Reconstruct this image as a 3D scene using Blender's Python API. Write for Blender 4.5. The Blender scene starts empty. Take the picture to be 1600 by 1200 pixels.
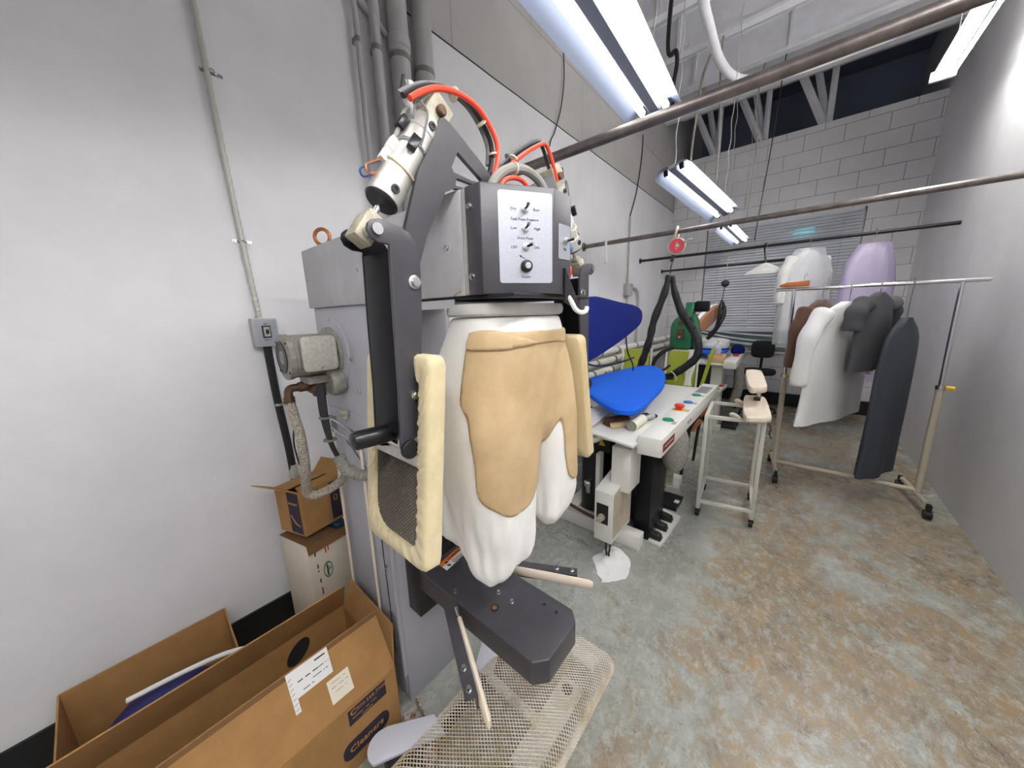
import bpy, bmesh, math, random
from mathutils import Vector, Matrix, noise as mnoise
random.seed(7)
SC = bpy.context.scene
COL = SC.collection
V = Vector
PI = math.pi

# ------------------------------------------------------------------ colours and materials
def lin(c):
    c = c / 255.0
    return c / 12.92 if c <= 0.04045 else ((c + 0.055) / 1.055) ** 2.4
def rgb(r, g, b): return (lin(r), lin(g), lin(b), 1.0)

MATS = {}
def mat(name, col, rough=0.5, metal=0.0, vary=0.0, vscale=6.0, col2=None, bump=0.0, bscale=60.0,
        coat=0.0, emit=None, estr=0.0, alpha=1.0, trans=0.0, spec=None, sheen=0.0, lo=0.42, hi=0.62, stretch=None):
    m = bpy.data.materials.new(name); m.use_nodes = True
    nt = m.node_tree; b = nt.nodes['Principled BSDF']
    b.inputs['Base Color'].default_value = col
    b.inputs['Roughness'].default_value = rough
    b.inputs['Metallic'].default_value = metal
    if coat: b.inputs['Coat Weight'].default_value = coat
    if sheen: b.inputs['Sheen Weight'].default_value = sheen
    if spec is not None: b.inputs['Specular IOR Level'].default_value = spec
    if emit: b.inputs['Emission Color'].default_value = emit; b.inputs['Emission Strength'].default_value = estr
    if trans: b.inputs['Transmission Weight'].default_value = trans
    if alpha < 1: b.inputs['Alpha'].default_value = alpha
    tc = nt.nodes.new('ShaderNodeTexCoord'); mp = nt.nodes.new('ShaderNodeMapping')
    nt.links.new(tc.outputs['Object'], mp.inputs['Vector'])
    if stretch: mp.inputs['Scale'].default_value = stretch
    if col2 is not None or vary:
        n = nt.nodes.new('ShaderNodeTexNoise'); n.inputs['Scale'].default_value = vscale
        n.inputs['Detail'].default_value = 6; n.inputs['Roughness'].default_value = 0.65
        nt.links.new(mp.outputs[0], n.inputs['Vector'])
        r = nt.nodes.new('ShaderNodeValToRGB')
        r.color_ramp.elements[0].position = lo; r.color_ramp.elements[1].position = hi
        c2 = col2 if col2 is not None else tuple(min(1, c * (1 + vary)) for c in col[:3]) + (1,)
        c1 = col if col2 is not None else tuple(c * (1 - vary) for c in col[:3]) + (1,)
        r.color_ramp.elements[0].color = c1; r.color_ramp.elements[1].color = c2
        nt.links.new(n.outputs['Fac'], r.inputs['Fac']); nt.links.new(r.outputs['Color'], b.inputs['Base Color'])
    if bump:
        n2 = nt.nodes.new('ShaderNodeTexNoise'); n2.inputs['Scale'].default_value = bscale; n2.inputs['Detail'].default_value = 4
        nt.links.new(mp.outputs[0], n2.inputs['Vector'])
        bp = nt.nodes.new('ShaderNodeBump'); bp.inputs['Strength'].default_value = bump; bp.inputs['Distance'].default_value = 0.01
        nt.links.new(n2.outputs['Fac'], bp.inputs['Height']); nt.links.new(bp.outputs['Normal'], b.inputs['Normal'])
    MATS[name] = m
    return m
M = MATS
mat('column_paint', rgb(176,176,184), 0.38, vary=0.05, vscale=3)
mat('arm_paint', rgb(180,180,182), 0.42, vary=0.09, vscale=5, bump=0.05, bscale=120)
mat('dark_paint', rgb(68,66,71), 0.33, vary=0.06, vscale=25, bump=0.06, bscale=350)
mat('black_gloss', rgb(24,23,27), 0.4, spec=0.15)
mat('black_paint', rgb(28,27,30), 0.4)
mat('black_rubber', rgb(20,20,21), 0.55)
mat('black_plastic', rgb(22,22,24), 0.28)
mat('steel', rgb(196,196,196), 0.25, 1.0)
mat('chrome', rgb(220,220,222), 0.12, 1.0)
mat('aluminium', rgb(200,197,190), 0.42, 0.55, vary=0.14, vscale=18)
mat('cast_alloy', rgb(178,172,152), 0.55, 0.2, vary=0.18, vscale=30, bump=0.15, bscale=150)
mat('panel_foil', rgb(172,174,182), 0.42, 0.55, vary=0.05, vscale=300, bump=0.06, bscale=400)
mat('motor_cover', rgb(176,172,162), 0.55, vary=0.12, vscale=90, bump=0.15, bscale=160)
mat('pedal_paint', rgb(214,214,224), 0.35)
mat('copper', rgb(170,112,70), 0.38, 0.8)
mat('rusty', rgb(190,185,178), 0.7, 0.0, col2=rgb(122,72,34), vscale=28, lo=0.45, hi=0.6)
mat('brass_brown', rgb(96,72,56), 0.55, 0.4, vary=0.3, vscale=40)
mat('motor_grey', rgb(134,130,122), 0.6, 0.0, col2=rgb(156,152,142), vscale=60, bump=0.08, bscale=130, lo=0.42, hi=0.62)
mat('cream_cloth', rgb(212,196,156), 0.85, vary=0.08, vscale=9, col2=None, bump=0.2, bscale=45, sheen=0.2)
mat('cream_stained', rgb(214,196,156), 0.85, col2=rgb(188,162,116), vscale=7, bump=0.1, bscale=300, stretch=(1,1,0.25), lo=0.45, hi=0.72)
mat('tan_cloth', rgb(202,176,136), 0.82, col2=rgb(184,156,114), vscale=7, bump=0.12, bscale=600, lo=0.38, hi=0.68)
mat('white_satin', rgb(240,238,232), 0.42, bump=0.3, bscale=22, sheen=0.3, vary=0.03)
mat('grey_band', rgb(198,196,190), 0.5, vary=0.08, vscale=10)
mat('red_hose', rgb(232,72,44), 0.35)
mat('black_hose', rgb(26,26,28), 0.4)
mat('dusty_hose', rgb(120,120,122), 0.9, bump=0.5, bscale=160)
mat('grey_hose', rgb(146,142,136), 0.6, vary=0.1)
mat('white_plastic', rgb(232,232,228), 0.4)
mat('tie', rgb(214,204,180), 0.6)
mat('perf_dark', rgb(92,84,74), 0.4, 0.6)
mat('mesh_metal', rgb(226,218,204), 0.55, 0.0, col2=rgb(196,178,146), vscale=7, lo=0.46, hi=0.64)
mat('braid', rgb(190,182,166), 0.6, 0.3, col2=rgb(132,122,108), vscale=200, bump=0.6, bscale=240, lo=0.42, hi=0.6)
mat('cardboard', rgb(168,126,76), 0.85, vary=0.06, vscale=14, bump=0.06, bscale=90)
mat('cardboard_dark', rgb(120,86,52), 0.88, vary=0.06, vscale=14)
mat('white_carton', rgb(214,204,186), 0.8, vary=0.03)
mat('print_navy', rgb(48,40,54), 0.7)
mat('print_black', rgb(40,38,38), 0.7)
mat('print_green', rgb(38,92,70), 0.7)
mat('print_red', rgb(190,58,58), 0.7)
mat('paper', rgb(232,230,226), 0.8)
mat('paper_cream', rgb(232,224,204), 0.8)
mat('label_orange', rgb(236,122,40), 0.5)
mat('blue_film', rgb(30,62,84), 0.18, alpha=0.85)
mat('blue_bag', rgb(30,44,110), 0.3)
mat('pipe_paint', rgb(176,174,174), 0.55, vary=0.06, vscale=6)
mat('switch_grey', rgb(176,176,172), 0.45, vary=0.05)
mat('conduit', rgb(190,188,180), 0.5, 0.3)
mat('press_white', rgb(228,226,218), 0.38, vary=0.02)
mat('press_stain', rgb(190,178,158), 0.45, vary=0.12, vscale=8)
mat('buck_blue', rgb(26,100,220), 0.8, bump=0.05, bscale=30, spec=0.25)
mat('buck_navy', rgb(18,34,112), 0.85, bump=0.05, bscale=30, spec=0.2)
mat('btn_green', rgb(24,140,96), 0.35); mat('btn_blue', rgb(40,110,180), 0.35)
mat('btn_red', rgb(214,40,32), 0.35); mat('btn_yellow', rgb(240,200,60), 0.45)
mat('bristle', rgb(96,62,44), 0.9, vary=0.25, vscale=60, stretch=(1,1,0.2), bump=0.6, bscale=300)
mat('wood_pale', rgb(214,186,142), 0.6, vary=0.08)
mat('wood_orange', rgb(190,112,56), 0.5, vary=0.1)
mat('roller_paper', rgb(240,236,214), 0.8)
mat('pad_cream', rgb(226,212,192), 0.85, bump=0.1, bscale=40, vary=0.03)
mat('trolley_paint', rgb(204,202,192), 0.45)
mat('rack_paint', rgb(196,186,168), 0.45)
mat('rail_steel', rgb(126,118,114), 0.35, 0.8, vary=0.2, vscale=12)
mat('rail_dark', rgb(52,50,50), 0.4, 0.5)
mat('lime', rgb(166,176,62), 0.75, vary=0.06)
mat('green_enamel', rgb(38,112,74), 0.35, vary=0.06)
mat('black_wrap', rgb(24,24,26), 0.5, bump=0.8, bscale=60)
mat('lagging', rgb(226,224,216), 0.8, bump=0.2, bscale=30, vary=0.04)
mat('lag_band', rgb(130,128,124), 0.5, 0.3)
mat('brown_cloth', rgb(92,62,48), 0.85, sheen=0.2)
mat('sole_brown', rgb(170,122,92), 0.6)
mat('white_cloth', rgb(236,236,234), 0.85, bump=0.25, bscale=25)
mat('grey_cloth', rgb(76,76,80), 0.85)
mat('pants_cloth', rgb(62,66,76), 0.85)
mat('lilac_film', rgb(206,190,232), 0.25, alpha=0.55)
mat('clear_film', rgb(236,238,244), 0.15, alpha=0.4)
mat('chair_black', rgb(36,38,42), 0.75)
mat('red_tag', rgb(206,40,60), 0.4)
mat('dark_red', rgb(122,28,34), 0.5)
mat('yellow_mark', rgb(222,196,40), 0.5)
mat('joist_paint', rgb(228,228,232), 0.6, vary=0.04)
mat('deck_paint', rgb(206,206,214), 0.65, vary=0.05, vscale=3)
mat('void_unlit', rgb(118,124,146), 0.8)  # shade of the unlit space beyond the far wall, put into the colour
mat('blind', rgb(220,222,230), 0.5, vary=0.03)
mat('glass', rgb(150,178,170), 0.1, spec=0.5)
mat('cyan_glow', rgb(60,200,210), 0.3, emit=rgb(70,210,220), estr=0.9)
mat('reflector', rgb(104,111,128), 0.42, 0.0, spec=0.25)
mat('tube_light', rgb(255,255,255), 0.3, emit=(1.0, 0.985, 0.965, 1), estr=7.5)
mat('tube_fill_side', rgb(255,255,255), 0.3, emit=(1.0, 0.985, 0.965, 1), estr=35.0)
mat('tube_fill_strip', rgb(255,255,255), 0.3, emit=(1.0, 0.985, 0.965, 1), estr=34.0)
mat('blue_rail', rgb(40,70,130), 0.5)
mat('foam', rgb(240,240,236), 0.7)

# ------------------------------------------------------------------ mesh builder
def cat(pts, n=6, closed=False):
    pts = [V(p) for p in pts]; out = []; L = len(pts)
    rng = range(L) if closed else range(L - 1)
    for i in rng:
        if closed: p0, p1, p2, p3 = pts[(i-1) % L], pts[i], pts[(i+1) % L], pts[(i+2) % L]
        else: p0, p1, p2, p3 = pts[max(i-1, 0)], pts[i], pts[i+1], pts[min(i+2, L-1)]
        for k in range(n):
            t = k / n
            out.append(0.5 * ((2*p1) + (p2-p0)*t + (2*p0-5*p1+4*p2-p3)*t*t + (3*p1-p0-3*p2+p3)*t*t*t))
    if not closed: out.append(pts[-1])
    return out
def frame(d):
    d = V(d).normalized()
    a = V((0,0,1)) if abs(d.z) < 0.9 else V((1,0,0))
    u = d.cross(a).normalized(); w = u.cross(d).normalized()
    return u, w, d

class MB:
    def __init__(s): s.bm = bmesh.new()
    def loft(s, loops, cap0=True, cap1=True, closed=True):
        bm = s.bm; rows = [[bm.verts.new(p) for p in lp] for lp in loops]
        n = len(rows[0])
        for a, b in zip(rows[:-1], rows[1:]):
            for i in range(n if closed else n - 1):
                j = (i + 1) % n
                bm.faces.new((a[i], a[j], b[j], b[i]))
        if cap0: bm.faces.new(list(reversed(rows[0])))
        if cap1: bm.faces.new(rows[-1])
        return s
    def bb(s, x0, x1, y0, y1, z0, z1, X=None):
        lo = [(x0,y0,z0),(x1,y0,z0),(x1,y1,z0),(x0,y1,z0)]; hi = [(x,y,z1) for x,y,_ in lo]
        if X is not None: lo = [X @ V(p) for p in lo]; hi = [X @ V(p) for p in hi]
        return s.loft([lo, hi])
    def cyl(s, p0, p1, r, r2=None, seg=16, cap=True):
        p0, p1 = V(p0), V(p1); r2 = r if r2 is None else r2
        u, w, d = frame(p1 - p0)
        f = lambda c, q: [c + (u*math.cos(2*PI*i/seg) + w*math.sin(2*PI*i/seg))*q for i in range(seg)]
        return s.loft([f(p0, r), f(p1, r2)], cap, cap)
    def lathe(s, prof, p0, d, seg=24, cap=True):
        p0 = V(p0); u, w, d = frame(d)
        return s.loft([[p0 + d*h + (u*math.cos(2*PI*i/seg)+w*math.sin(2*PI*i/seg))*max(r, 1e-4) for i in range(seg)] for r, h in prof], cap, cap)
    def tube(s, pts, r, seg=10, n=6, sm=True, closed=False, rf=None):
        P = cat(pts, n, closed) if sm else [V(p) for p in pts]
        L = len(P); loops = []; u = None
        for i in range(L):
            a = P[(i-1) % L] if closed else P[max(i-1, 0)]; b = P[(i+1) % L] if closed else P[min(i+1, L-1)]
            d = (b - a).normalized()
            if u is None: u, w, _ = frame(d)
            else:
                u = (u - d*u.dot(d)).normalized(); w = u.cross(d).normalized()
            q = rf(i / max(1, L-1)) * r if rf else r
            loops.append([P[i] + (u*math.cos(2*PI*k/seg) + w*math.sin(2*PI*k/seg))*q for k in range(seg)])
        if closed: loops.append(loops[0]); return s.loft(loops, False, False)
        return s.loft(loops)
    def prism(s, poly, ax, a0, a1, holes=()):
        def mk(u, v, a):
            return {'x': (a, u, v), 'y': (u, a, v), 'z': (u, v, a)}[ax]
        bm = s.bm
        if not holes:
            return s.loft([[mk(u, v, a0) for u, v in poly], [mk(u, v, a1) for u, v in poly]])
        sides = []
        for a in (a0, a1):
            es = []
            for lp in [poly] + list(holes):
                vs = [bm.verts.new(mk(u, v, a)) for u, v in lp]
                es += [bm.edges.new((vs[i], vs[(i+1) % len(vs)])) for i in range(len(vs))]
                sides.append(vs)
            bmesh.ops.triangle_fill(bm, use_beauty=True, use_dissolve=True, edges=es)
        k = len(sides) // 2
        for A, B in zip(sides[:k], sides[k:]):
            n = len(A)
            for i in range(n): bm.faces.new((A[i], A[(i+1) % n], B[(i+1) % n], B[i]))
        return s
    def ball(s, c, r, seg=16, rings=10):
        c = V(c); r = V(r) if not isinstance(r, (int, float)) else V((r, r, r))
        loops = []
        for j in range(rings + 1):
            t = -PI/2 + PI*j/rings; q = max(math.cos(t), 1e-3)
            loops.append([c + V((r.x*q*math.cos(2*PI*i/seg), r.y*q*math.sin(2*PI*i/seg), r.z*math.sin(t))) for i in range(seg)])
        return s.loft(loops)
    def bolt(s, p, d, r, h=None):
        h = r*0.7 if h is None else h
        return s.lathe([(r*1.25, 0), (r*1.25, h*0.25), (r, h*0.25), (r*0.92, h), (r*0.5, h*1.15), (r*0.45, h*0.8)], p, d, 12)
    def build(s, name, m, parent=None, bevel=0.0, seg=2, smooth=35, loc=None):
        bm = s.bm
        bmesh.ops.recalc_face_normals(bm, faces=bm.faces[:])
        if bevel:
            es = [e for e in bm.edges if len(e.link_faces) == 2 and e.calc_face_angle(0) > math.radians(30)]
            bmesh.ops.bevel(bm, geom=es, offset=bevel, segments=seg, profile=0.5, affect='EDGES', clamp_overlap=True)
        a = math.radians(smooth)
        for f in bm.faces: f.smooth = True
        for e in bm.edges:
            if len(e.link_faces) != 2 or e.calc_face_angle(0) > a: e.smooth = False
        me = bpy.data.meshes.new(name); bm.to_mesh(me); bm.free()
        return link(name, me, m, parent, loc)
def link(name, me, m, parent=None, loc=None):
    if m is not None: me.materials.append(M[m] if isinstance(m, str) else m)
    o = bpy.data.objects.new(name, me); COL.objects.link(o)
    if parent is not None: adopt(o, parent)
    if loc is not None:
        L = V(loc); me.transform(Matrix.Translation(-L)); o.location = L
    return o
def world(o):
    m = Matrix.LocRotScale(o.location, o.rotation_euler, o.scale)
    if o.parent is not None: m = world(o.parent) @ o.matrix_parent_inverse @ m
    return m
def adopt(o, p):
    inv = world(p).inverted(); o.parent = p; o.matrix_parent_inverse = inv
def tag(o, label, cat_, group=None, kind=None):
    o['label'] = label; o['category'] = cat_
    if group: o['group'] = group
    if kind: o['kind'] = kind
    return o
def thing(name, loc, label, cat_, group=None, rot=(0,0,0)):
    o = bpy.data.objects.new(name, None); o.empty_display_size = 0.1; COL.objects.link(o)
    o.location = loc; o.rotation_euler = rot
    return tag(o, label, cat_, group)
def struct(o): o['kind'] = 'structure'; return o
def dup(root, label=None, loc=None, rot=None):
    def cp(o, par):
        c = o.copy(); COL.objects.link(c)
        if par is not None: c.parent = par
        for ch in [x for x in COL.objects if x.parent == o]: cp(ch, c)
        return c
    r = cp(root, None)
    if label: r['label'] = label
    if loc is not None: r.location = loc
    if rot is not None: r.rotation_euler = rot
    return r
FONT_Q = []
def text(name, s, size, o, right, up, m, parent, align='CENTER', ext=0.0004, bold=0.0):
    cu = bpy.data.curves.new('lettering', 'FONT'); cu.body = s; cu.size = size; cu.align_x = align; cu.align_y = 'CENTER'
    cu.extrude = ext; cu.resolution_u = 2; cu.offset = bold
    t = bpy.data.objects.new('lettering', cu); COL.objects.link(t)
    bpy.context.view_layer.update()
    me = bpy.data.meshes.new_from_object(t.evaluated_get(bpy.context.evaluated_depsgraph_get()))
    bpy.data.objects.remove(t); bpy.data.curves.remove(cu)
    r = V(right).normalized(); u = V(up); u = (u - r*u.dot(r)).normalized(); n = r.cross(u)
    me.transform(Matrix(((r.x,u.x,n.x,o[0]),(r.y,u.y,n.y,o[1]),(r.z,u.z,n.z,o[2]),(0,0,0,1))))
    me.materials.clear(); me.name = name
    return link(name, me, m, parent)
def faint(s, size, o, right, up, m, parent):
    """a line of print too small to read: short dashes the length of its words"""
    r = V(right).normalized(); u = V(up); u = (u - r*u.dot(r)).normalized(); n = r.cross(u)
    mb = MB(); x = -0.3*size*len(s)
    for wd in s.split(' '):
        L = 0.6*size*len(wd); q = [V(o)+r*(x+a)+u*b_ for a, b_ in ((0, -.18*size), (L*.9, -.18*size), (L*.9, .18*size), (0, .18*size))]
        mb.loft([q, [p+n*0.0004 for p in q]]); x += L + 0.6*size
    return mb.build('print_marks', m, parent)
def quad(name, pts, m, parent, t=0.0008):
    p = [V(q) for q in pts]; n = (p[1]-p[0]).cross(p[3]-p[0]).normalized()*t
    return MB().loft([p, [q+n for q in p]]).build(name, m, parent)
def rrect(w, h, r, n=5):
    out = []
    for cx, cy, a0 in ((w/2-r, h/2-r, 0), (-w/2+r, h/2-r, 90), (-w/2+r, -h/2+r, 180), (w/2-r, -h/2+r, 270)):
        for k in range(n+1):
            a = math.radians(a0 + 90*k/n); out.append((cx + r*math.cos(a), cy + r*math.sin(a)))
    return out
def lattice(m, rows, cols, f, name, thick, parent):
    """expanded-metal sheet: diamond cells mapped through f(u,v), bars made by a wireframe"""
    bm = bmesh.new(); vs = {}
    def g(i, j):
        if (i, j) not in vs: vs[(i, j)] = bm.verts.new(f(i/(2*cols), j/(2*rows)))
        return vs[(i, j)]
    for i in range(0, 2*cols-1):
        for j in range(0, 2*rows-1):
            if (i + j) % 2 == 0: 
                bm.faces.new((g(i+1, j), g(i+2, j+1), g(i+1, j+2), g(i, j+1)))
    me = bpy.data.meshes.new(name); bm.to_mesh(me); bm.free()
    o = link(name, me, m, parent)
    w = o.modifiers.new('bars', 'WIREFRAME'); w.thickness = thick; w.use_even_offset = False; w.use_boundary = True
    return o
def pillow(name, m, parent, loop, n, t, edge=None):
    """padded slab: loop of 3-D points (one face), n = thickness direction, rounded rim"""
    loop = [V(p) for p in loop]; n = V(n).normalized(); c = sum(loop, V()) / len(loop)
    prof = [(0.90, 0.0), (0.97, 0.06), (1.0, 0.25), (1.005, 0.5), (1.0, 0.75), (0.97, 0.94), (0.90, 1.0)]
    mb = MB(); loops = []
    for k, h in prof:
        loops.append([c + (p - c)*(1 - (1 - k)*edge/0.1 if edge else k) + n*(t*h) for p in loop])
    loops = [[c + (p-c)*0.5 - n*(t*0.03) for p in loop]] + loops + [[c + (p-c)*0.5 + n*(t*1.03) for p in loop]]
    return mb.loft(loops).build(name, m, parent)

# ------------------------------------------------------------------ camera
cam = bpy.data.cameras.new('camera'); co = bpy.data.objects.new('camera', cam); COL.objects.link(co)
cam.sensor_width = 36.0; cam.sensor_fit = 'HORIZONTAL'; cam.lens = 516.0/1600.0*36.0; cam.clip_start = 0.02
R0 = ((0.76342566, 0.11457425, -0.63565242), (0.64538658, -0.17438344, 0.74368446), (-0.02564017, -0.97798934, -0.20707348))
cm = Matrix.Identity(4)
for i in range(3):
    cm[i][0] = R0[i][0]; cm[i][1] = -R0[i][1]; cm[i][2] = -R0[i][2]
cm[2][3] = 1.55
co.matrix_world = cm
SC.camera = co
SC.view_settings.view_transform = 'Standard'; SC.view_settings.look = 'None'
SC.view_settings.gamma = 1.0; SC.view_settings.use_curve_mapping = False
SC.view_settings.exposure = 0.98
w = bpy.data.worlds.new('world'); w.use_nodes = True; SC.world = w
w.node_tree.nodes['Background'].inputs[0].default_value = (0.6, 0.65, 0.7, 1); w.node_tree.nodes['Background'].inputs[1].default_value = 0.5

# ------------------------------------------------------------------ room
XW, XR, YB, YF, ZC, ZF = -1.87, 1.05, -1.6, 6.7, 4.75, 3.98
def nodes_of(name):
    m = bpy.data.materials.new(name); m.use_nodes = True; nt = m.node_tree
    M[name] = m
    return m, nt, nt.nodes['Principled BSDF']
def nn(nt, t, **kw):
    n = nt.nodes.new(t)
    for k, v in kw.items():
        if k in n.inputs: n.inputs[k].default_value = v
        else: setattr(n, k, v)
    return n
def ramp(nt, src, stops):
    r = nt.nodes.new('ShaderNodeValToRGB'); cr = r.color_ramp
    while len(cr.elements) < len(stops): cr.elements.new(0.5)
    for e, (p, c) in zip(cr.elements, stops): e.position = p; e.color = c
    nt.links.new(src, r.inputs['Fac']); return r.outputs['Color']
def mix(nt, f, a, b):
    m = nt.nodes.new('ShaderNodeMix'); m.data_type = 'RGBA'
    for idx, x in ((0, f), (6, a), (7, b)):
        if isinstance(x, (tuple, float, int)): m.inputs[idx].default_value = x
        else: nt.links.new(x, m.inputs[idx])
    return m.outputs[2]
G = lambda v: (v, v, v, 1)
# floor: worn grey-green painted concrete, rust-brown wear along the walkway
m, nt, b = nodes_of('floor_concrete')
tc = nn(nt, 'ShaderNodeTexCoord'); P = tc.outputs['Object']
def noise(scale, detail=6, rough=0.6, sc=(1,1,1), rot=0.0, dist=0.0):
    mp = nn(nt, 'ShaderNodeMapping'); mp.inputs['Scale'].default_value = sc; mp.inputs['Rotation'].default_value = (0,0,rot)
    nt.links.new(P, mp.inputs['Vector'])
    n = nn(nt, 'ShaderNodeTexNoise', Scale=scale, Detail=detail, Roughness=rough, Distortion=dist)
    nt.links.new(mp.outputs[0], n.inputs['Vector']); return n.outputs['Fac']
base = ramp(nt, noise(2.2, 8, 0.7), [(0.3, rgb(140,142,131)), (0.5, rgb(158,160,151)), (0.7, rgb(182,183,176))])
speck = ramp(nt, noise(34, 7, 0.85), [(0.35, G(0)), (0.43, G(1))])
base = mix(nt, speck, rgb(88,80,66), base)
wsp = ramp(nt, noise(46, 6, 0.85), [(0.60, G(0)), (0.66, G(0.7))])
base = mix(nt, wsp, base, rgb(206,206,200))
sx = nn(nt, 'ShaderNodeSeparateXYZ'); nt.links.new(P, sx.inputs[0])
mr = nn(nt, 'ShaderNodeMapRange'); mr.inputs['From Min'].default_value = -0.62; mr.inputs['From Max'].default_value = -0.18
nt.links.new(sx.outputs['X'], mr.inputs['Value'])
st = noise(1.7, 12, 0.8, (1.2,1,1), 0.5, 0.4)
ad = nn(nt, 'ShaderNodeMath', operation='MULTIPLY_ADD'); nt.links.new(mr.outputs[0], ad.inputs[0]); ad.inputs[1].default_value = 0.175
nt.links.new(st, ad.inputs[2])
rust = ramp(nt, ad.outputs[0], [(0.60, G(0)), (0.69, G(0.85))])
rc = ramp(nt, noise(6, 12, 0.82, (1.5,1,1), 0.5), [(0.36, rgb(96,82,66)), (0.45, rgb(138,120,96)), (0.55, rgb(152,132,100)), (0.64, rgb(172,124,66))])
colr = mix(nt, rust, base, rc)
scr = ramp(nt, noise(24, 8, 0.85, (1,0.6,1), 0.35), [(0.42, G(0.6)), (0.50, G(0))])
colr = mix(nt, scr, colr, rgb(182,183,176))
dk = ramp(nt, noise(20, 9, 0.85, (1.3,0.8,1), -0.4), [(0.35, G(0.85)), (0.41, G(0))])
colr = mix(nt, dk, colr, rgb(84,74,62))
vo = nn(nt, 'ShaderNodeTexVoronoi', Scale=0.7); vo.feature = 'DISTANCE_TO_EDGE'
mpv = nn(nt, 'ShaderNodeMapping'); nz = nn(nt, 'ShaderNodeTexNoise', Scale=3.0, Detail=6)
nt.links.new(P, nz.inputs['Vector']); va = nn(nt, 'ShaderNodeVectorMath', operation='MULTIPLY_ADD')
nt.links.new(nz.outputs['Color'], va.inputs[0]); va.inputs[1].default_value = (0.9,0.9,0.0); nt.links.new(P, va.inputs[2])
nt.links.new(va.outputs[0], vo.inputs['Vector'])
crk = ramp(nt, vo.outputs['Distance'], [(0.0012, G(0.45)), (0.003, G(0))])
colr = mix(nt, crk, colr, rgb(70,64,56))
nt.links.new(colr, b.inputs['Base Color'])
rr = nn(nt, 'ShaderNodeMapRange'); rr.inputs['To Min'].default_value = 0.10; rr.inputs['To Max'].default_value = 0.42
nt.links.new(noise(5, 6, 0.7), rr.inputs['Value']); nt.links.new(rr.outputs[0], b.inputs['Roughness'])
bp = nn(nt, 'ShaderNodeBump', Strength=0.25, Distance=0.004); nt.links.new(noise(60, 5, 0.7), bp.inputs['Height']); nt.links.new(bp.outputs[0], b.inputs['Normal'])

def wall_mat(name, c1, c2, block=None, axis='X', rough=0.55):
    m, nt, b = nodes_of(name)
    tc = nn(nt, 'ShaderNodeTexCoord')
    n1 = nn(nt, 'ShaderNodeTexNoise', Scale=1.6, Detail=7, Roughness=0.65); nt.links.new(tc.outputs['Object'], n1.inputs['Vector'])
    c = ramp(nt, n1.outputs['Fac'], [(0.35, c1), (0.65, c2)])
    n3 = nn(nt, 'ShaderNodeTexNoise', Scale=9, Detail=8, Roughness=0.8); nt.links.new(tc.outputs['Object'], n3.inputs['Vector'])
    dirt = ramp(nt, n3.outputs['Fac'], [(0.68, G(0)), (0.78, G(0.35))])
    c = mix(nt, dirt, c, rgb(120,116,110))
    hgt = None
    if block:
        sp = nn(nt, 'ShaderNodeSeparateXYZ'); nt.links.new(tc.outputs['Object'], sp.inputs[0])
        cb = nn(nt, 'ShaderNodeCombineXYZ'); nt.links.new(sp.outputs[axis], cb.inputs['X']); nt.links.new(sp.outputs['Z'], cb.inputs['Y'])
        br = nn(nt, 'ShaderNodeTexBrick'); br.inputs['Scale'].default_value = 1.0
        br.inputs['Brick Width'].default_value = block[0]; br.inputs['Row Height'].default_value = block[1]
        br.inputs['Mortar Size'].default_value = 0.004; br.inputs['Mortar Smooth'].default_value = 0.3
        br.offset = 0.5
        nt.links.new(cb.outputs[0], br.inputs['Vector'])
        c = mix(nt, br.outputs['Fac'], c, block[2]); hgt = br.outputs['Fac']
    nt.links.new(c, b.inputs['Base Color']); b.inputs['Roughness'].default_value = rough
    n2 = nn(nt, 'ShaderNodeTexNoise', Scale=90, Detail=4); nt.links.new(tc.outputs['Object'], n2.inputs['Vector'])
    bp = nn(nt, 'ShaderNodeBump', Strength=0.12, Distance=0.004); nt.links.new(n2.outputs['Fac'], bp.inputs['Height'])
    if hgt is not None:
        b2 = nn(nt, 'ShaderNodeBump', Strength=0.6, Distance=0.006); b2.invert = True
        nt.links.new(hgt, b2.inputs['Height']); nt.links.new(bp.outputs[0], b2.inputs['Normal']); bp = b2
    nt.links.new(bp.outputs[0], b.inputs['Normal'])
wall_mat('wall_white', rgb(216,215,217), rgb(228,227,229))
wall_mat('wall_block_upper', rgb(176,173,170), rgb(190,187,184), (1.7, 0.95, rgb(150,147,144)), 'Y')
wall_mat('wall_block_far', rgb(214,212,214), rgb(226,224,226), (0.41, 0.205, rgb(150,148,150)), 'X')

struct(MB().bb(XW-0.2, XR+0.2, YB-0.2, 8.6, -0.2, 0).build('floor', 'floor_concrete'))
wl = struct(MB().bb(XW-0.2, XW, YB-0.2, 8.6, 0, 3.22).build('wall_left', 'wall_white'))
MB().bb(XW-0.2, XW-0.012, YB-0.2, 8.6, 3.222, 5.2).build('wall_upper_blocks', 'wall_block_upper', wl)
tb = MB(); pts = []
for k in range(60):
    y = YB + (YF - YB)*k/59; pts.append((XW-0.004, y, 3.221 + 0.004*mnoise.noise(V((y*5,0,0)))))
tb.tube(pts, 0.007, 6, 1).build('wall_joint', 'print_black', wl)
struct(MB().bb(XR, XR+0.2, YB-0.2, 8.6, 0, 5.2).build('wall_right', 'wall_white'))
struct(MB().bb(XW, XR, YB-0.2, YB, 0, 5.2).build('wall_back', 'wall_white'))
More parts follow.
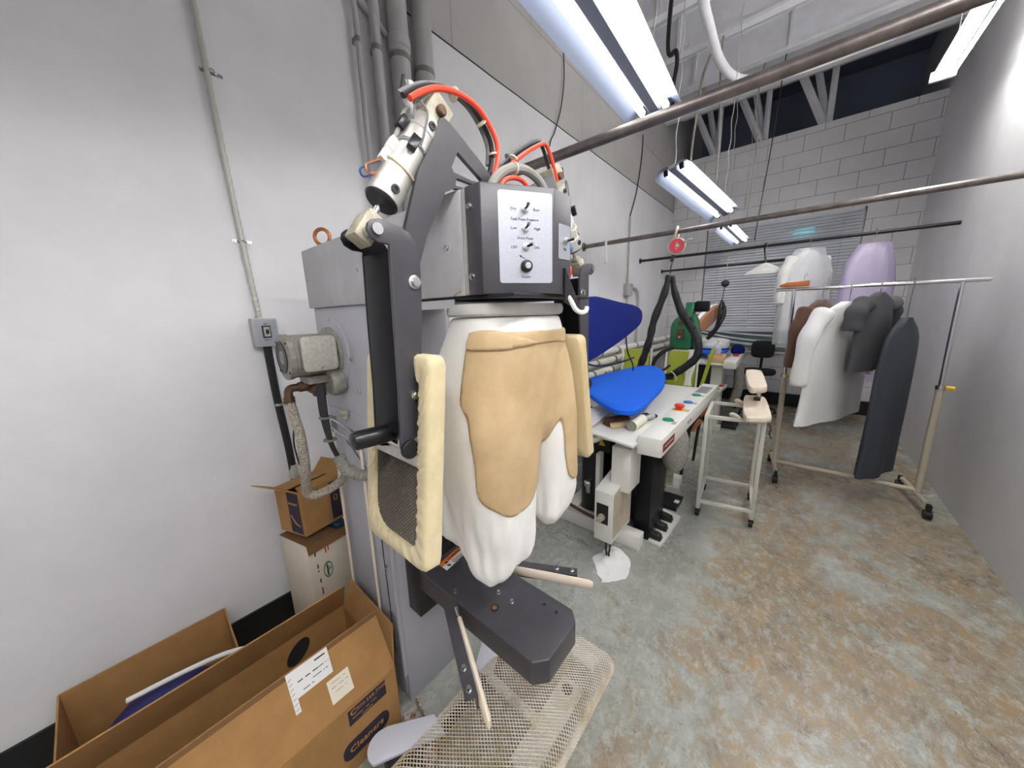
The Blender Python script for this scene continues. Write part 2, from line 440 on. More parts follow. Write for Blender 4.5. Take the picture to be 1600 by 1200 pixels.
# far wall with the window opening
WX0, WX1, WZ0, WZ1 = -1.32, 0.55, 0.86, 2.84
wf = MB()
wf.bb(XW, WX0, YF, YF+0.2, 0, ZF); wf.bb(WX1, XR, YF, YF+0.2, 0, ZF); wf.bb(WX0, WX1, YF, YF+0.2, 0, WZ0); wf.bb(WX0, WX1, YF, YF+0.2, WZ1, ZF)
struct(wf.build('wall_far', 'wall_block_far'))
struct(MB().bb(XW-0.012, XR, 8.4, 8.6, 0, 5.2).build('wall_beyond', 'void_unlit'))
struct(MB().bb(XW, XW+0.012, YB, YF, 0, 0.156).build('baseboard_left', 'black_rubber'))
struct(MB().bb(XW+0.012, XR, YF-0.012, YF, 0, 0.2).build('baseboard_far', 'black_rubber'))
# ceiling deck, ribs running across the room
cd = MB(); x0, x1 = XW-0.2, XR+0.2; prof = []; y = YB-0.2
while y < 6.05:
    prof += [(y, ZC), (y+0.09, ZC), (y+0.11, ZC+0.045), (y+0.17, ZC+0.045), (y+0.19, ZC)]; y += 0.19
lo = [(x0, a, c) for a, c in prof]; hi = [(x1, a, c) for a, c in prof]
cd.loft([lo + [(x0, prof[-1][0], ZC+0.3), (x0, prof[0][0], ZC+0.3)], hi + [(x1, prof[-1][0], ZC+0.3), (x1, prof[0][0], ZC+0.3)]])
struct(cd.build('ceiling', 'deck_paint'))
struct(MB().bb(x0, x1, prof[-1][0], 8.6, 5.2, 5.4).build('ceiling_beyond', 'void_unlit'))
# open-web steel joists
def joist(y, zb=4.33):
    j = MB(); zt = ZC - 0.002
    for z, h, wd in ((zb, 0.035, 0.09), (zt-0.05, 0.05, 0.1)):
        j.bb(XW-0.006, XR-0.004, y-wd/2, y+wd/2, z, z+h)
    j.bb(XW-0.006, XR-0.004, y-0.008, y+0.008, zb+0.03, zt-0.04)
    for k in range(3): j.bb(XW+0.5+0.95*k, XW+0.53+0.95*k, y-0.04, y+0.04, zb+0.03, zt-0.04)
    return struct(j.build('trim_joist', 'joist_paint'))
for y in (-0.9, 0.0, 0.85, 1.65, 2.45, 3.2, 3.95, 4.62, 5.36, 6.0): joist(y)
# V struts standing on the far wall
for k, xa in enumerate((-1.31, -0.70, 0.0)):
    s = MB()
    s.cyl((xa-0.02, YF+0.09, ZF), (xa-0.36, YF+0.02, 4.76), 0.045, seg=4); s.cyl((xa+0.02, YF+0.12, ZF), (xa-0.17, YF+0.16, 4.76), 0.04, seg=4)
    s.cyl((xa+0.03, YF+0.06, ZF), (xa+0.02, YF+0.06, 4.76), 0.035, seg=4)
    struct(s.build('trim_strut', 'joist_paint'))
struct(MB().bb(XW+0.001, XR-0.001, YF-0.05, YF+0.2, 4.7, 4.8).build('trim_beam', 'joist_paint'))
# window with blinds
wn = bpy.data.objects.new('window_1', None); COL.objects.link(wn); wn.location = (-0.4, YF, WZ0); wn['kind'] = 'structure'
MB().bb(WX0, WX1, YF+0.12, YF+0.13, WZ0, WZ1).build('pane', 'glass', wn)
fr = MB()
for xx in (WX0, WX1-0.04): fr.bb(xx, xx+0.04, YF+0.08, YF+0.15, WZ0, WZ1)
for zz in (WZ0, WZ1-0.04): fr.bb(WX0, WX1, YF+0.08, YF+0.15, zz, zz+0.04)
fr.build('window_frame', 'press_white', wn)
MB().bb(WX0, WX1, YF-0.03, YF+0.1, WZ0-0.03, WZ0).build('window_sill', 'press_white', wn)
bl = MB(); z = 2.80; k = 0
while z > 1.24:
    X = Matrix.Translation((0, YF+0.02, z)) @ Matrix.Rotation(math.radians(58), 4, 'X')
    bl.bb(WX0+0.02, WX1-0.02, -0.024, 0.024, -0.0008, 0.0008, X); z -= 0.042; k += 1
bl.bb(WX0+0.02, WX1-0.02, YF+0.0, YF+0.05, 2.80, 2.838)
bl.bb(WX0+0.02, WX1-0.02, YF+0.0, YF+0.045, 1.17, 1.225)
for xx in (-1.1, -0.62, -0.12, 0.35): bl.cyl((xx, YF-0.012, 2.8), (xx, YF-0.012, 1.1), 0.0025, seg=5)
bl.build('blind_slats', 'blind', wn)
sg = MB()   # fallen lowest slats, sagging
for dz, sag, dy in ((1.10, 0.05, 0.0), (1.06, 0.10, -0.01), (1.0, 0.10, -0.015), (0.97, 0.08, -0.02)):
    lo = []
    for i in range(13):
        t = i/12; xx = WX0+0.02 + (WX1-WX0-0.04)*t; zz = dz + 0.1*(1-t) - sag*4*t*(1-t)
        lo.append([(xx, YF+dy-0.02, zz), (xx, YF+dy+0.02, zz+0.022), (xx, YF+dy+0.02, zz+0.024), (xx, YF+dy-0.02, zz+0.002)])
    sg.loft(lo)
sg.build('fallen_slats', 'blind', wn)
MB().bb(-0.17, 0.05, YF+0.045, YF+0.055, 2.60, 2.66).build('bright_gap', 'cyan_glow', wn)
# ------------------------------------------------------------------ fluorescent fixtures
def fixture(label, c, yaw, pit, roll, L, W, group='hanging fluorescent fixtures', cords=((0.45,), (-0.45,)), tube='tube_light'):
    Rm = Matrix.Rotation(-yaw, 4, 'Z') @ Matrix.Rotation(pit, 4, 'X') @ Matrix.Rotation(-roll, 4, 'Y')
    t = thing('fluorescent_light', c, label, 'ceiling light', group, Rm.to_euler())
    X = world(t)
    h = W/2; k = W/0.30
    prof = [(-h, -0.016), (-0.115*k, 0.022), (-0.085*k, 0.040), (-0.050*k, 0.044), (-0.030*k, 0.030), (-0.024*k, 0.006), (0.024*k, 0.006), (0.030*k, 0.030), (0.050*k, 0.044), (0.085*k, 0.040), (0.115*k, 0.022), (h, -0.016)]
    up = [(a*1.0, b+0.004) for a, b in reversed(prof)]
    lo = [X @ V((a, -L/2, b)) for a, b in prof + up]; hi = [X @ V((a, L/2, b)) for a, b in prof + up]
    MB().loft([lo, hi]).build('reflector', 'reflector', t)
    bx = MB(); bx.bb(-0.03*k, 0.03*k, -L/2+0.02, L/2-0.02, 0.012, 0.05, X); bx.bb(-0.055*k, 0.055*k, -L/2+0.1, L/2-0.1, 0.05, 0.075, X)
    bx.build('ballast_housing', 'press_white', t)
    for s in (-1, 1):
        tx = s*0.063*k
        MB().cyl(X @ V((tx, -L/2+0.05, 0.012)), X @ V((tx, L/2-0.05, 0.012)), 0.0165, seg=16).build('tube', tube, t)
        for e in (-1, 1):
            MB().bb(tx-0.016, tx+0.016, e*(L/2-0.05)-(0.0 if e > 0 else 0.024), e*(L/2-0.05)+(0.024 if e > 0 else 0.0), -0.006, 0.036, X).build('lamp_holder', 'black_plastic', t)
    for (f,) in cords:
        p = X @ V((0, L*f, 0.075)); cb = MB()
        q = [p + V((0.006*math.sin(z*22), 0.006*math.cos(z*22), z)) for z in [i*(4.34-p.z)/26 for i in range(27)]]
        cb.tube(q, 0.0035, 5, 2).build('suspension_cord', 'conduit', t)
    return t
fixture('long twin-tube fluorescent light overhead, largest and nearest, above the pressing machine', (-0.616, 0.905, 2.50), -0.085, 0.08, 0.0, 2.44, 0.285)
fixture('tilted twin-tube fluorescent light hanging between the first and second clothes rails', (-0.803, 3.745, 2.584), 0.179, -0.127, 0.179, 1.25, 0.30)
fixture('small distant twin-tube fluorescent light hanging in front of the window blinds', (-0.80, 5.80, 2.545), 0.095, -0.082, 0.124, 0.95, 0.25)
def strip(label, c, L):
    t = thing('fill_strip_light', c, label, 'ceiling light'); x, y, z = c
    MB().bb(x-.035, x+.035, y-L/2, y+L/2, z+.02, z+.07).build('housing', 'press_white', t, .004)
    for s in (-1, 1): MB().cyl((x+s*.05, y-L/2+.03, z), (x+s*.05, y+L/2-.03, z), .0135, seg=12).build('tube', 'tube_fill_strip', t)
    for e in (-1, 1): MB().bb(x-.07, x+.07, y+e*L/2-.015, y+e*L/2+.015, z-.02, z+.05).build('end_socket', 'press_white', t)
    for e in (-.4, .4): MB().cyl((x, y+e*L, z+.07), (x, y+e*L, 4.75), .003, seg=5).build('suspension_cord', 'conduit', t)
strip('added bare twin-tube fill light hanging by the right wall above the garment rack', (0.68, 3.5, 3.35), 2.4)  # added lamp, there to brighten the ceiling and far wall
fixture('added unseen twin-tube fill light beside the viewpoint along the right wall', (0.55, 0.05, 2.58), 0.0, 0.0, 0.0, 2.44, 0.285, tube='tube_fill_side')  # extra fixture out of view, added to light the machine from the front

# ------------------------------------------------------------------ clothes rails across the room
def rail(y, z, r, x1, label, m):
    t = thing('clothes_rail', (XW, y, z), label, 'rail', 'ceiling height clothes rails')
    MB().cyl((XW+0.008, y, z), (x1, y, z), r, seg=18).build('bar', m, t)
    MB().lathe([(r*2.2, 0), (r*2.2, 0.006), (r*1.4, 0.01), (r*1.3, 0.03)], (XW, y, z), (1,0,0), 18).build('wall_flange', m, t)
    return t
rail(1.45, 2.256, 0.0215, XR, 'thick steel clothes rail nearest the viewer, crossing under the big light', 'rail_steel')
rail(3.455, 2.247, 0.021, XR, 'second steel clothes rail, the one carrying the red spring balancer', 'rail_steel')
rail(5.178, 2.268, 0.018, XR, 'third clothes rail, with round wall flange, holding the white foam hanger', 'rail_dark')
rail(6.23, 2.20, 0.016, -0.16, 'thin black clothes rail farthest away, just before the window blinds', 'rail_dark')

# ------------------------------------------------------------------ painted pipes on the left wall
def vpipe(y, r, label, bands, z0=0.0, z1=4.72):
    t = thing('wall_pipe', (XW+r+0.02, y, z0), label, 'pipe', 'painted pipes on the left wall')
    x = XW + r + 0.02
    MB().cyl((x, y, z0), (x, y, z1), r, seg=20).build('pipe', 'pipe_paint', t)
    for z in bands:
        MB().lathe([(r+0.001, 0), (r*1.13, 0.006), (r*1.13, 0.05), (r+0.001, 0.056)], (x, y, z), (0,0,1), 20).build('coupling', 'pipe_paint', t)
    for z in (2.9, 3.9):
        b = MB(); b.lathe([(r*1.06, 0), (r*1.06, 0.025)], (x, y, z), (0,0,1), 20); b.bb(XW, x, y-0.012, y+0.012, z, z+0.025); b.build('wall_clip', 'lag_band', t)
    return t
vpipe(1.03, 0.013, 'thinnest of the painted wall pipes, leftmost of the row', (3.3,))
vpipe(1.125, 0.026, 'slim painted wall pipe second from left, beside two fat pipes', (3.05, 3.12))
vpipe(1.245, 0.052, 'left of the two fat painted pipes on the wall', (2.95, 3.6))
vpipe(1.40, 0.054, 'right of the two fat painted pipes on the wall', (2.72, 3.4))
b = MB(); b.tube([(XW+0.03, 0.98, 3.14), (XW+0.03, 1.2, 3.02)], 0.018, 10, 1)
tag(b.build('cross_pipe', 'pipe_paint'), 'short slanting painted pipe joining the thin wall pipes near the top', 'pipe')

# switch box, conduit, black cable
t = thing('conduit', (XW, 0.41, 1.56), 'pale ribbed flexible conduit running down the wall into the switch box', 'conduit')
pts = [(XW+0.018, 0.395, 3.0), (XW+0.018, 0.40, 2.4), (XW+0.018, 0.412, 1.9), (XW+0.018, 0.425, 1.562)]
c = MB(); P2 = cat(pts, 60); c.tube(P2, 0.0105, 10, 1, rf=lambda u: 1 + 0.12*math.sin(u*900)); c.build('flexible_tube', 'conduit', t)
for z in (1.88, 2.5):
    c = MB(); c.bb(XW, XW+0.004, 0.38, 0.45, z, z+0.012); c.tube([(XW+0.003, 0.40, z+.006), (XW+0.032, 0.413, z+.006), (XW+0.003, 0.43, z+.006)], 0.004, 6, 4); c.bolt((XW+0.004, 0.385, z+0.006), (1,0,0), 0.004); c.build('strap', 'steel', t)
t = thing('switch_box', (XW, 0.43, 1.43), 'grey surface-mounted disconnect switch box on the white left wall', 'switch box')
MB().bb(XW, XW+0.06, 0.385, 0.478, 1.435, 1.56).build('enclosure', 'switch_grey', t, 0.003)
MB().prism([(0.392+0, 1.442), (0.472, 1.442), (0.472, 1.553), (0.392, 1.553)], 'x', XW+0.06, XW+0.063).build('face_plate', 'panel_foil', t)
MB().bb(XW+0.063, XW+0.066, 0.416, 0.448, 1.474, 1.528).build('switch_frame', 'print_black', t, 0.002)
MB().bb(XW+0.066, XW+0.07, 0.421, 0.443, 1.48, 1.522).build('bezel', 'switch_grey', t)
MB().bb(XW+0.07, XW+0.08, 0.427, 0.437, 1.492, 1.512).build('toggle', 'black_plastic', t, 0.001)
faint('xx', 0.009, (XW+0.0635, 0.432, 1.535), (0,1,0), (0,0,1), 'print_black', t)
faint('xxx x', 0.008, (XW+0.0635, 0.432, 1.465), (0,1,0), (0,0,1), 'print_black', t)
t = thing('power_cable', (XW, 0.45, 0.16), 'thick black power cable running down the wall below the switch box', 'cable')
MB().tube([(XW+0.03, 0.432, 1.437), (XW+0.022, 0.436, 1.2), (XW+0.022, 0.447, 0.95), (XW+0.02, 0.45, 0.76), (XW+0.026, 0.452, 0.5), (XW+0.026, 0.445, 0.0)], 0.0165, 10, 8).build('cable', 'black_rubber', t)
MB().lathe([(0.018, 0), (0.018, 0.07)], (XW+0.0205, 0.45, 0.77), (0,0.03,1), 12).build('tape', 'conduit', t)
c = MB(); c.lathe([(0.0185, 0), (0.0185, 0.012)], (XW+0.022, 0.440, 1.15), (0,0,1), 12); c.bb(XW, XW+0.01, 0.44, 0.485, 1.152, 1.162); c.bolt((XW+0.01, 0.478, 1.157), (1,0,0), 0.006); c.build('clip', 'steel', t)

# ------------------------------------------------------------------ the pants finishing machine
pm = thing('pants_finisher', (-1.1, 0.67, 0.0), 'tall grey and charcoal pants finishing press with padded form hanging under its control head', 'pressing machine')
YC = 0.67
# column
MB().bb(-1.46, -1.03, 0.515, 0.825, 0.0, 1.592).build('column', 'column_paint', pm, 0.006)
c = MB(); c.bb(-1.44, -1.045, 0.511, 0.5155, 0.03, 1.2)
c.build('side_cover', 'column_paint', pm, 0.001)
c = MB(); c.bb(-1.0305, -1.027, 0.53, 0.81, 1.02, 1.56); c.build('front_cover', 'column_paint', pm, 0.001)
MB().bb(-1.0275, -1.0265, 0.575, 0.65, 1.40, 1.475).build('faded_label', 'paper_cream', pm)
c = MB(); c.bb(-1.047, -1.03, 0.4995, 0.5155, 0.14, 1.2); c.build('edge_strip', 'column_paint', pm, 0.002)
for x, z in ((-1.315, 1.546), (-1.172, 1.41), (-1.14, 1.297), (-1.09, 1.0), (-1.09, 0.62), (-1.10, 0.6), (-1.09, 0.4), (-1.09, 0.22)): MB().bolt((x, 0.511, z), (0,-1,0), 0.006).build('screw', 'steel', pm)
MB().tube([(-1.1, 0.509, 0.2), (-1.105, 0.509, 0.6), (-1.12, 0.508, 0.95), (-1.3, 0.508, 1.08)], 0.0018, 5, 8).build('thin_wire', 'rail_dark', pm)
# arm
MB().bb(-1.475, -0.56, 0.505, 0.835, 1.592, 1.805).build('arm', 'arm_paint', pm, 0.004)
MB().bb(-0.558, -0.545, 0.505, 0.835, 1.594, 1.803).build('arm_lip', 'aluminium', pm, 0.002)
for x, z in ((-1.452, 1.697), (-1.041, 1.695), (-0.612, 1.698)): MB().bolt((x, 0.505, z), (0,-1,0), 0.006).build('screw', 'steel', pm)
r = MB(); r.prism([(-0.60, 1.5925), (-0.558, 1.5925), (-0.558, 1.635), (-0.566, 1.616), (-0.575, 1.604), (-0.588, 1.600)], 'y', 0.5043, 0.5052)
r.build('rust_patch', 'rusty', pm)
c = MB(); c.bb(-0.95, -0.43, 0.515, 0.825, 1.5835, 1.592); c.bb(-0.86, -0.66, 0.512, 0.53, 1.575, 1.588); c.build('under_plate', 'black_paint', pm, 0.002)
c = MB(); c.bb(-0.80, -0.60, 0.508, 0.5135, 1.566, 1.586); c.build('clamp_rail', 'steel', pm)
# eye bolt
ex, ey = -1.40, 0.56
c = MB(); c.lathe([(0.016, 0), (0.016, 0.006), (0.009, 0.008), (0.008, 0.022)], (ex, ey, 1.804), (0,0,1), 14)
rg = [V((ex + 0.028*math.cos(a)*0.75, ey + 0.028*math.cos(a)*0.66, 1.852 + 0.028*math.sin(a))) for a in [2*PI*k/24 for k in range(24)]]
c.tube(rg, 0.0065, 10, 1, closed=True); c.build('lifting_eye', 'copper', pm)
# control head
poly = [(-0.545, 0.503), (-0.50, 0.503), (-0.415, 0.637), (-0.415, 0.705), (-0.50, 0.837), (-0.545, 0.837)]
MB().prism(poly, 'z', 1.592, 1.804).build('control_head', 'dark_paint', pm, 0.003)
for z in (1.765, 1.629): MB().bolt((-0.531, 0.503, z), (0,-1,0), 0.006).build('screw', 'steel', pm)
e1 = V((0.085, 0.134, 0)).normalized(); nf = V((e1.y, -e1.x, 0)); O1 = V((-0.50, 0.503, 0))
FP = lambda a, z, d=0.0: O1 + e1*a + V((0,0,z)) + nf*d
def plate(f, cx, cz, w, h, r, t, name, m):
    o = rrect(w, h, r); lo = [f(cx+a, cz+b_, 0) for a, b_ in o]; hi = [f(cx+a, cz+b_, t) for a, b_ in o]
    return MB().loft([lo, hi]).build(name, m, pm)
plate(FP, 0.0945, 1.703, 0.118, 0.178, 0.006, 0.0012, 'switch_panel', 'panel_foil')
FR = lambda a, z, d=0.0: V((-0.415 + d, a, z))
plate(FR, 0.6765, 1.703, 0.048, 0.072, 0.004, 0.0012, 'bag_switch_panel', 'panel_foil')
def toggle(p, n, side, tilt):
    c = MB(); c.lathe([(0.0078, 0), (0.0078, 0.0025), (0.0062, 0.003), (0.0062, 0.0055), (0.004, 0.006), (0.004, 0.009)], p, n, 16)
    k = c.build('toggle_switch', 'steel', pm)
    d = (n + side*tilt[0] + V((0,0,1))*tilt[1]).normalized()
    MB().cyl(p + n*0.008, p + n*0.008 + d*0.014, 0.0022, 0.0034, 10).build('lever', 'black_plastic', k)
toggle(FP(0.0925, 1.7585, 0.0012), nf, e1, (0.0, 0.35))
toggle(FP(0.0930, 1.7221, 0.0012), nf, e1, (0.0, 0.35))
toggle(FP(0.0940, 1.6862, 0.0012), nf, e1, (0.8, 0.3))
toggle(V((-0.4138, 0.678, 1.706)), V((1,0,0)), V((0,1,0)), (0.25, 0.1))
k = MB().lathe([(0.0125, 0), (0.0125, 0.006), (0.0105, 0.0075), (0.0105, 0.012), (0.008, 0.0128)], FP(0.0935, 1.648, 0.0012), nf, 20).build('steam_knob', 'black_plastic', pm)
MB().lathe([(0.0062, 0), (0.0062, 0.0016), (0.0035, 0.0018), (0.0033, 0.0004)], FP(0.0935, 1.648, 0.0136), nf, 16).build('knob_cap', 'steel', k)
for s, a, z, q in (('Dry', 0.068, 1.7585, .0078), ('Raw', 0.1175, 1.7585, .0078), ('Tuck Press Pressure', 0.0915, 1.7392, .0074), ('Low', 0.068, 1.7222, .0078), ('High', 0.119, 1.7222, .0078),
                   ('Front Press', 0.0925, 1.7030, .0074), ('OFF', 0.0675, 1.6848, .0078), ('ON', 0.1175, 1.6852, .0078), ('Steam', 0.0935, 1.6268, .008)):
    text('lettering', s, q, FP(a, z, 0.0013), e1, (0,0,1), 'print_black', pm)
text('lettering', 'Bag', 0.007, (-0.4136, 0.678, 1.689), (0,1,0), (0,0,1), 'print_black', pm)
c = MB(); c.loft([[FP(0.082, 1.668, 0.0013), FP(0.0925, 1.663, 0.0013), FP(0.0925, 1.6618, 0.0013), FP(0.082, 1.6668, 0.0013)], [FP(0.082, 1.668, 0.0018), FP(0.0925, 1.663, 0.0018), FP(0.0925, 1.6618, 0.0018), FP(0.082, 1.6668, 0.0018)]])
c.loft([[FP(0.078, 1.6695, 0.0013), FP(0.084, 1.6692, 0.0013), FP(0.0825, 1.6655, 0.0013)], [FP(0.078, 1.6695, 0.0018), FP(0.084, 1.6692, 0.0018), FP(0.0825, 1.6655, 0.0018)]]); c.build('arrow_mark', 'print_black', pm)
# slot, flap and white hook under the head
MB().bb(-0.4155, -0.4142, 0.672, 0.678, 1.605, 1.648).build('slot', 'black_plastic', pm)
MB().loft([[(-0.413, 0.674, 1.648), (-0.413, 0.672, 1.575), (-0.40, 0.72, 1.552), (-0.40, 0.726, 1.556)], [(-0.409, 0.674, 1.648), (-0.409, 0.672, 1.575), (-0.396, 0.72, 1.552), (-0.396, 0.726, 1.556)]]).build('cloth_flap', 'black_paint', pm)
MB().tube([(-0.415, 0.69, 1.592), (-0.40, 0.685, 1.575), (-0.392, 0.69, 1.558), (-0.39, 0.71, 1.55), (-0.39, 0.735, 1.552), (-0.39, 0.742, 1.562)], 0.0055, 8, 8).build('white_hook', 'white_plastic', pm)
# bracket on top
BX = -0.571
brk = [(0.373, 1.708), (0.412, 1.815), (0.458, 1.889), (0.464, 1.908), (0.47, 1.92), (0.478, 1.926), (0.493, 1.922), (0.514, 1.912), (0.58, 1.875), (0.625, 1.846), (0.67, 1.838)]
full = brk + [(2*YC - y, z) for y, z in reversed(brk[:-1])]
low = [(0.40, 1.652), (0.419, 1.699), (0.473, 1.792), (0.500, 1.806)]
full = full + [(2*YC - y, z) for y, z in low] + [(y, z) for y, z in reversed(low)]
h1 = [(0.511, 1.876), (0.5785, 1.842), (0.572, 1.834), (0.547, 1.832), (0.498, 1.835), (0.493, 1.843)]
h2 = [(0.505, 1.826), (0.557, 1.826), (0.53, 1.812), (0.5, 1.812)]
hs = [h1, h2, [(2*YC - y, z) for y, z in reversed(h1)], [(2*YC - y, z) for y, z in reversed(h2)]]
MB().prism(full, 'x', BX-0.005, BX+0.005, hs).build('cylinder_bracket', 'dark_paint', pm)
MB().cyl((-0.60, 0.50, 1.822), (-0.60, 0.60, 1.824), 0.006).build('bracket_rod', 'steel', pm)

# swing arm, cylinder, pad (one per side)
armp = [(0.289, 1.691), (0.292, 1.701), (0.300, 1.708), (0.312, 1.710), (0.332, 1.708), (0.352, 1.704), (0.367, 1.697), (0.378, 1.684), (0.386, 1.657), (0.384, 1.591), (0.367, 1.42), (0.351, 1.291), (0.336, 1.279), (0.317, 1.285), (0.310, 1.305), (0.317, 1.411), (0.321, 1.545), (0.326, 1.664), (0.327, 1.672), (0.307, 1.673), (0.294, 1.680)]
def press_arm(s, off):
    my = (lambda y: y) if s < 0 else (lambda y: 2*YC + off - y)
    mm = lambda p: V((p[0], my(p[1]), p[2]))
    a = MB().prism([(my(y), z) for y, z in armp], 'x', -0.554, -0.546).build('swing_arm', 'dark_paint', pm, 0.0015)
    MB().prism([(my(y), z) for y, z in armp], 'x', -0.648, -0.640).build('rear_cheek', 'black_gloss', a, 0.0015)
    web = [(0.3255, 1.664), (0.3205, 1.545), (0.3165, 1.411), (0.312, 1.33), (0.317, 1.33), (0.3215, 1.411), (0.3255, 1.545), (0.3305, 1.664)]
    MB().prism([(my(y), z) for y, z in web], 'x', -0.640, -0.554).build('arm_web', 'black_gloss', a, 0.001)
    q = MB()
    q.cyl(mm((-0.655, 0.305, 1.693)), mm((-0.540, 0.305, 1.693)), 0.0095); q.build('clevis_pin', 'steel', a)
    for y, z, r in ((0.369, 1.612, 0.0085), (0.352, 1.401, 0.0075)):
        MB().lathe([(r*1.5, 0), (r*1.5, 0.002), (r, 0.003), (r, 0.009)], mm((-0.546, y, z)), (1,0,0), 14).build('bolt', 'steel', a)
    q = MB(); q.cyl(mm((-0.655, 0.325, 1.300)), mm((-0.536, 0.325, 1.300)), 0.006); q.build('roller_axle', 'chrome', a)
    for x0, x1 in ((-0.668, -0.655), (-0.546, -0.535)): MB().lathe([(0.017, 0), (0.0185, 0.002), (0.0185, abs(x1-x0)-0.002), (0.017, abs(x1-x0))], mm((x0, 0.325, 1.300)), (1,0,0), 18).build('roller', 'black_rubber', a)
    h = MB(); y0, y1 = (0.325, 0.24) if s < 0 else (0.325, 0.30)
    if s < 0:
        h.lathe([(0.012, 0), (0.017, 0.006), (0.0185, 0.03), (0.0185, 0.078), (0.016, 0.087), (0.007, 0.090)], (-0.60, 0.332, 1.322), V((0,-1,0.06)), 18); h.build('handle', 'black_plastic', a)
    # air cylinder between clevis pin and bracket
    p0, p1 = V((-0.597, 0.305, 1.693)), V((-0.597, 0.475, 1.935)); d = (p1 - p0).normalized()
    f = lambda t: p0 + d*t
    side = V((1,0,0)); up = side.cross(d)
    A = lambda q_: mm(q_)
    L = (p1-p0).length
    cyb = MB(); seg = 24
    def ring(t, r): return [A(f(t) + (side*math.cos(2*PI*i/seg) + up*math.sin(2*PI*i/seg))*r) for i in range(seg)]
    cyb.loft([ring(0.076, 0.029), ring(0.078, 0.031), ring(0.110, 0.031), ring(0.112, 0.0295), ring(0.235, 0.0295), ring(0.237, 0.031), ring(0.268, 0.031), ring(0.270, 0.029)])
    cy = cyb.build('air_cylinder', 'aluminium', pm)
    e = MB(); e.loft([ring(0.072, 0.027), ring(0.0765, 0.0303)]); e.build('end_cap', 'black_paint', cy)
    e = MB(); e.loft([ring(0.040, 0.0065), ring(0.076, 0.0065)]); e.build('piston_rod', 'chrome', cy)
    def blk(t0, t1, hx, hu, nm, m_):
        o = [(-hx, -hu), (hx, -hu), (hx, hu), (-hx, hu)]
        return MB().loft([[A(f(t) + side*a_ + up*b_) for a_, b_ in o] for t in (t0, t1)]).build(nm, m_, cy, 0.003)
    blk(-0.016, 0.034, 0.020, 0.017, 'rod_clevis', 'cast_alloy'); blk(0.034, 0.046, 0.013, 0.013, 'lock_nut', 'cast_alloy')
    blk(0.268, 0.325, 0.026, 0.025, 'rear_clevis', 'cast_alloy')
    e = MB(); e.lathe([(0.009, 0), (0.010, 0.002), (0.010, 0.010), (0.008, 0.012)], A(p1 + side*0.025), (1,0,0), 14); e.build('rear_pin', 'brass_brown', cy)
    for t_ in (0.253, 0.095): MB().lathe([(0.008, 0), (0.008, 0.003), (0.004, 0.003), (0.004, 0.001)], A(f(t_) + side*0.0305), (1,0,0), 12).build('air_port', 'black_paint', cy)
    # reed sensors and wiring on the outside of the cylinder
    out = -up if up.y > 0 else up
    for t0, ph in ((0.19, 0.35), (0.225, 1.5)):
        c_ = f(t0) + (side*math.cos(ph) + out*math.sin(ph)*1.0)*0.0345
        e = MB(); q4 = [(-0.008, -0.013), (0.008, -0.013), (0.008, 0.013), (-0.008, 0.013)]
        tn = (-side*math.sin(ph) + out*math.cos(ph))
        e.loft([[A(c_ + tn*a_ + d*b_ + (c_ - f(t0)).normalized()*h_) for a_, b_ in q4] for h_ in (-0.004, 0.010)]); e.build('reed_sensor', 'black_plastic', cy, 0.001)
    for t0, tl in ((0.19, 0.01), (0.152, -0.012)):
        e = MB(); e.tube([A(f(t0 + tl*math.cos(2*PI*i/20)) + (side*math.cos(2*PI*i/20) + up*math.sin(2*PI*i/20))*0.031) for i in range(20)], 0.0028, 6, 1, closed=True)
        e.build('clamp_band', 'tie' if t0 < 0.16 else 'steel', cy)
    o_ = lambda t, r, sx=0.0: A(f(t) + out*r + side*sx)
    e = MB(); e.tube([o_(0.285, 0.03), o_(0.25, 0.042), o_(0.215, 0.036), o_(0.18, 0.034)], 0.0042, 8, 6); e.build('sensor_cable', 'grey_hose', cy)
    e = MB(); e.tube([o_(0.24, 0.03, 0.018), o_(0.27, 0.04, 0.02), o_(0.262, 0.02, 0.034), o_(0.225, 0.006, 0.034), o_(0.20, 0.0, 0.032)], 0.002, 6, 6); e.build('sensor_lead', 'dusty_hose', cy)
    for (t0, t1, cc) in ((0.190, 0.165, 'white_plastic'), (0.163, 0.138, 'white_plastic')):
        e = MB(); e.loft([[o_(t_, 0.034 + a_, b_) for a_, b_ in ((-0.006, -0.007), (0.006, -0.007), (0.006, 0.007), (-0.006, 0.007))] for t_ in (t0, t1)]); e.build('wire_connector', cc, cy, 0.001)
    for sx, cc in ((-0.006, 'blue_rail'), (0.004, 'copper')):
        e = MB(); e.tube([o_(0.138, 0.034, sx), o_(0.118, 0.044, sx*1.5), o_(0.10, 0.050, sx*2), o_(0.094, 0.040, sx*2), o_(0.112, 0.029, sx)], 0.0018, 6, 6); e.build('loose_wire', cc, cy)
    # fitting on the top
    e = MB(); e.cyl(o_(0.262, 0.024), o_(0.272, 0.052), 0.007, seg=10); e.cyl(o_(0.272, 0.048, 0.0), o_(0.302, 0.058, 0.0), 0.008, 0.0075, 10); e.build('elbow_fitting', 'white_plastic', cy)
    e = MB(); e.cyl(o_(0.285, 0.056), o_(0.296, 0.066), 0.006, seg=8); e.cyl(o_(0.268, 0.06), o_(0.30, 0.072), 0.0045, seg=8); e.build('speed_valve', 'black_plastic', cy)
    return a
press_arm(-1, 0.0); press_arm(1, 0.035)

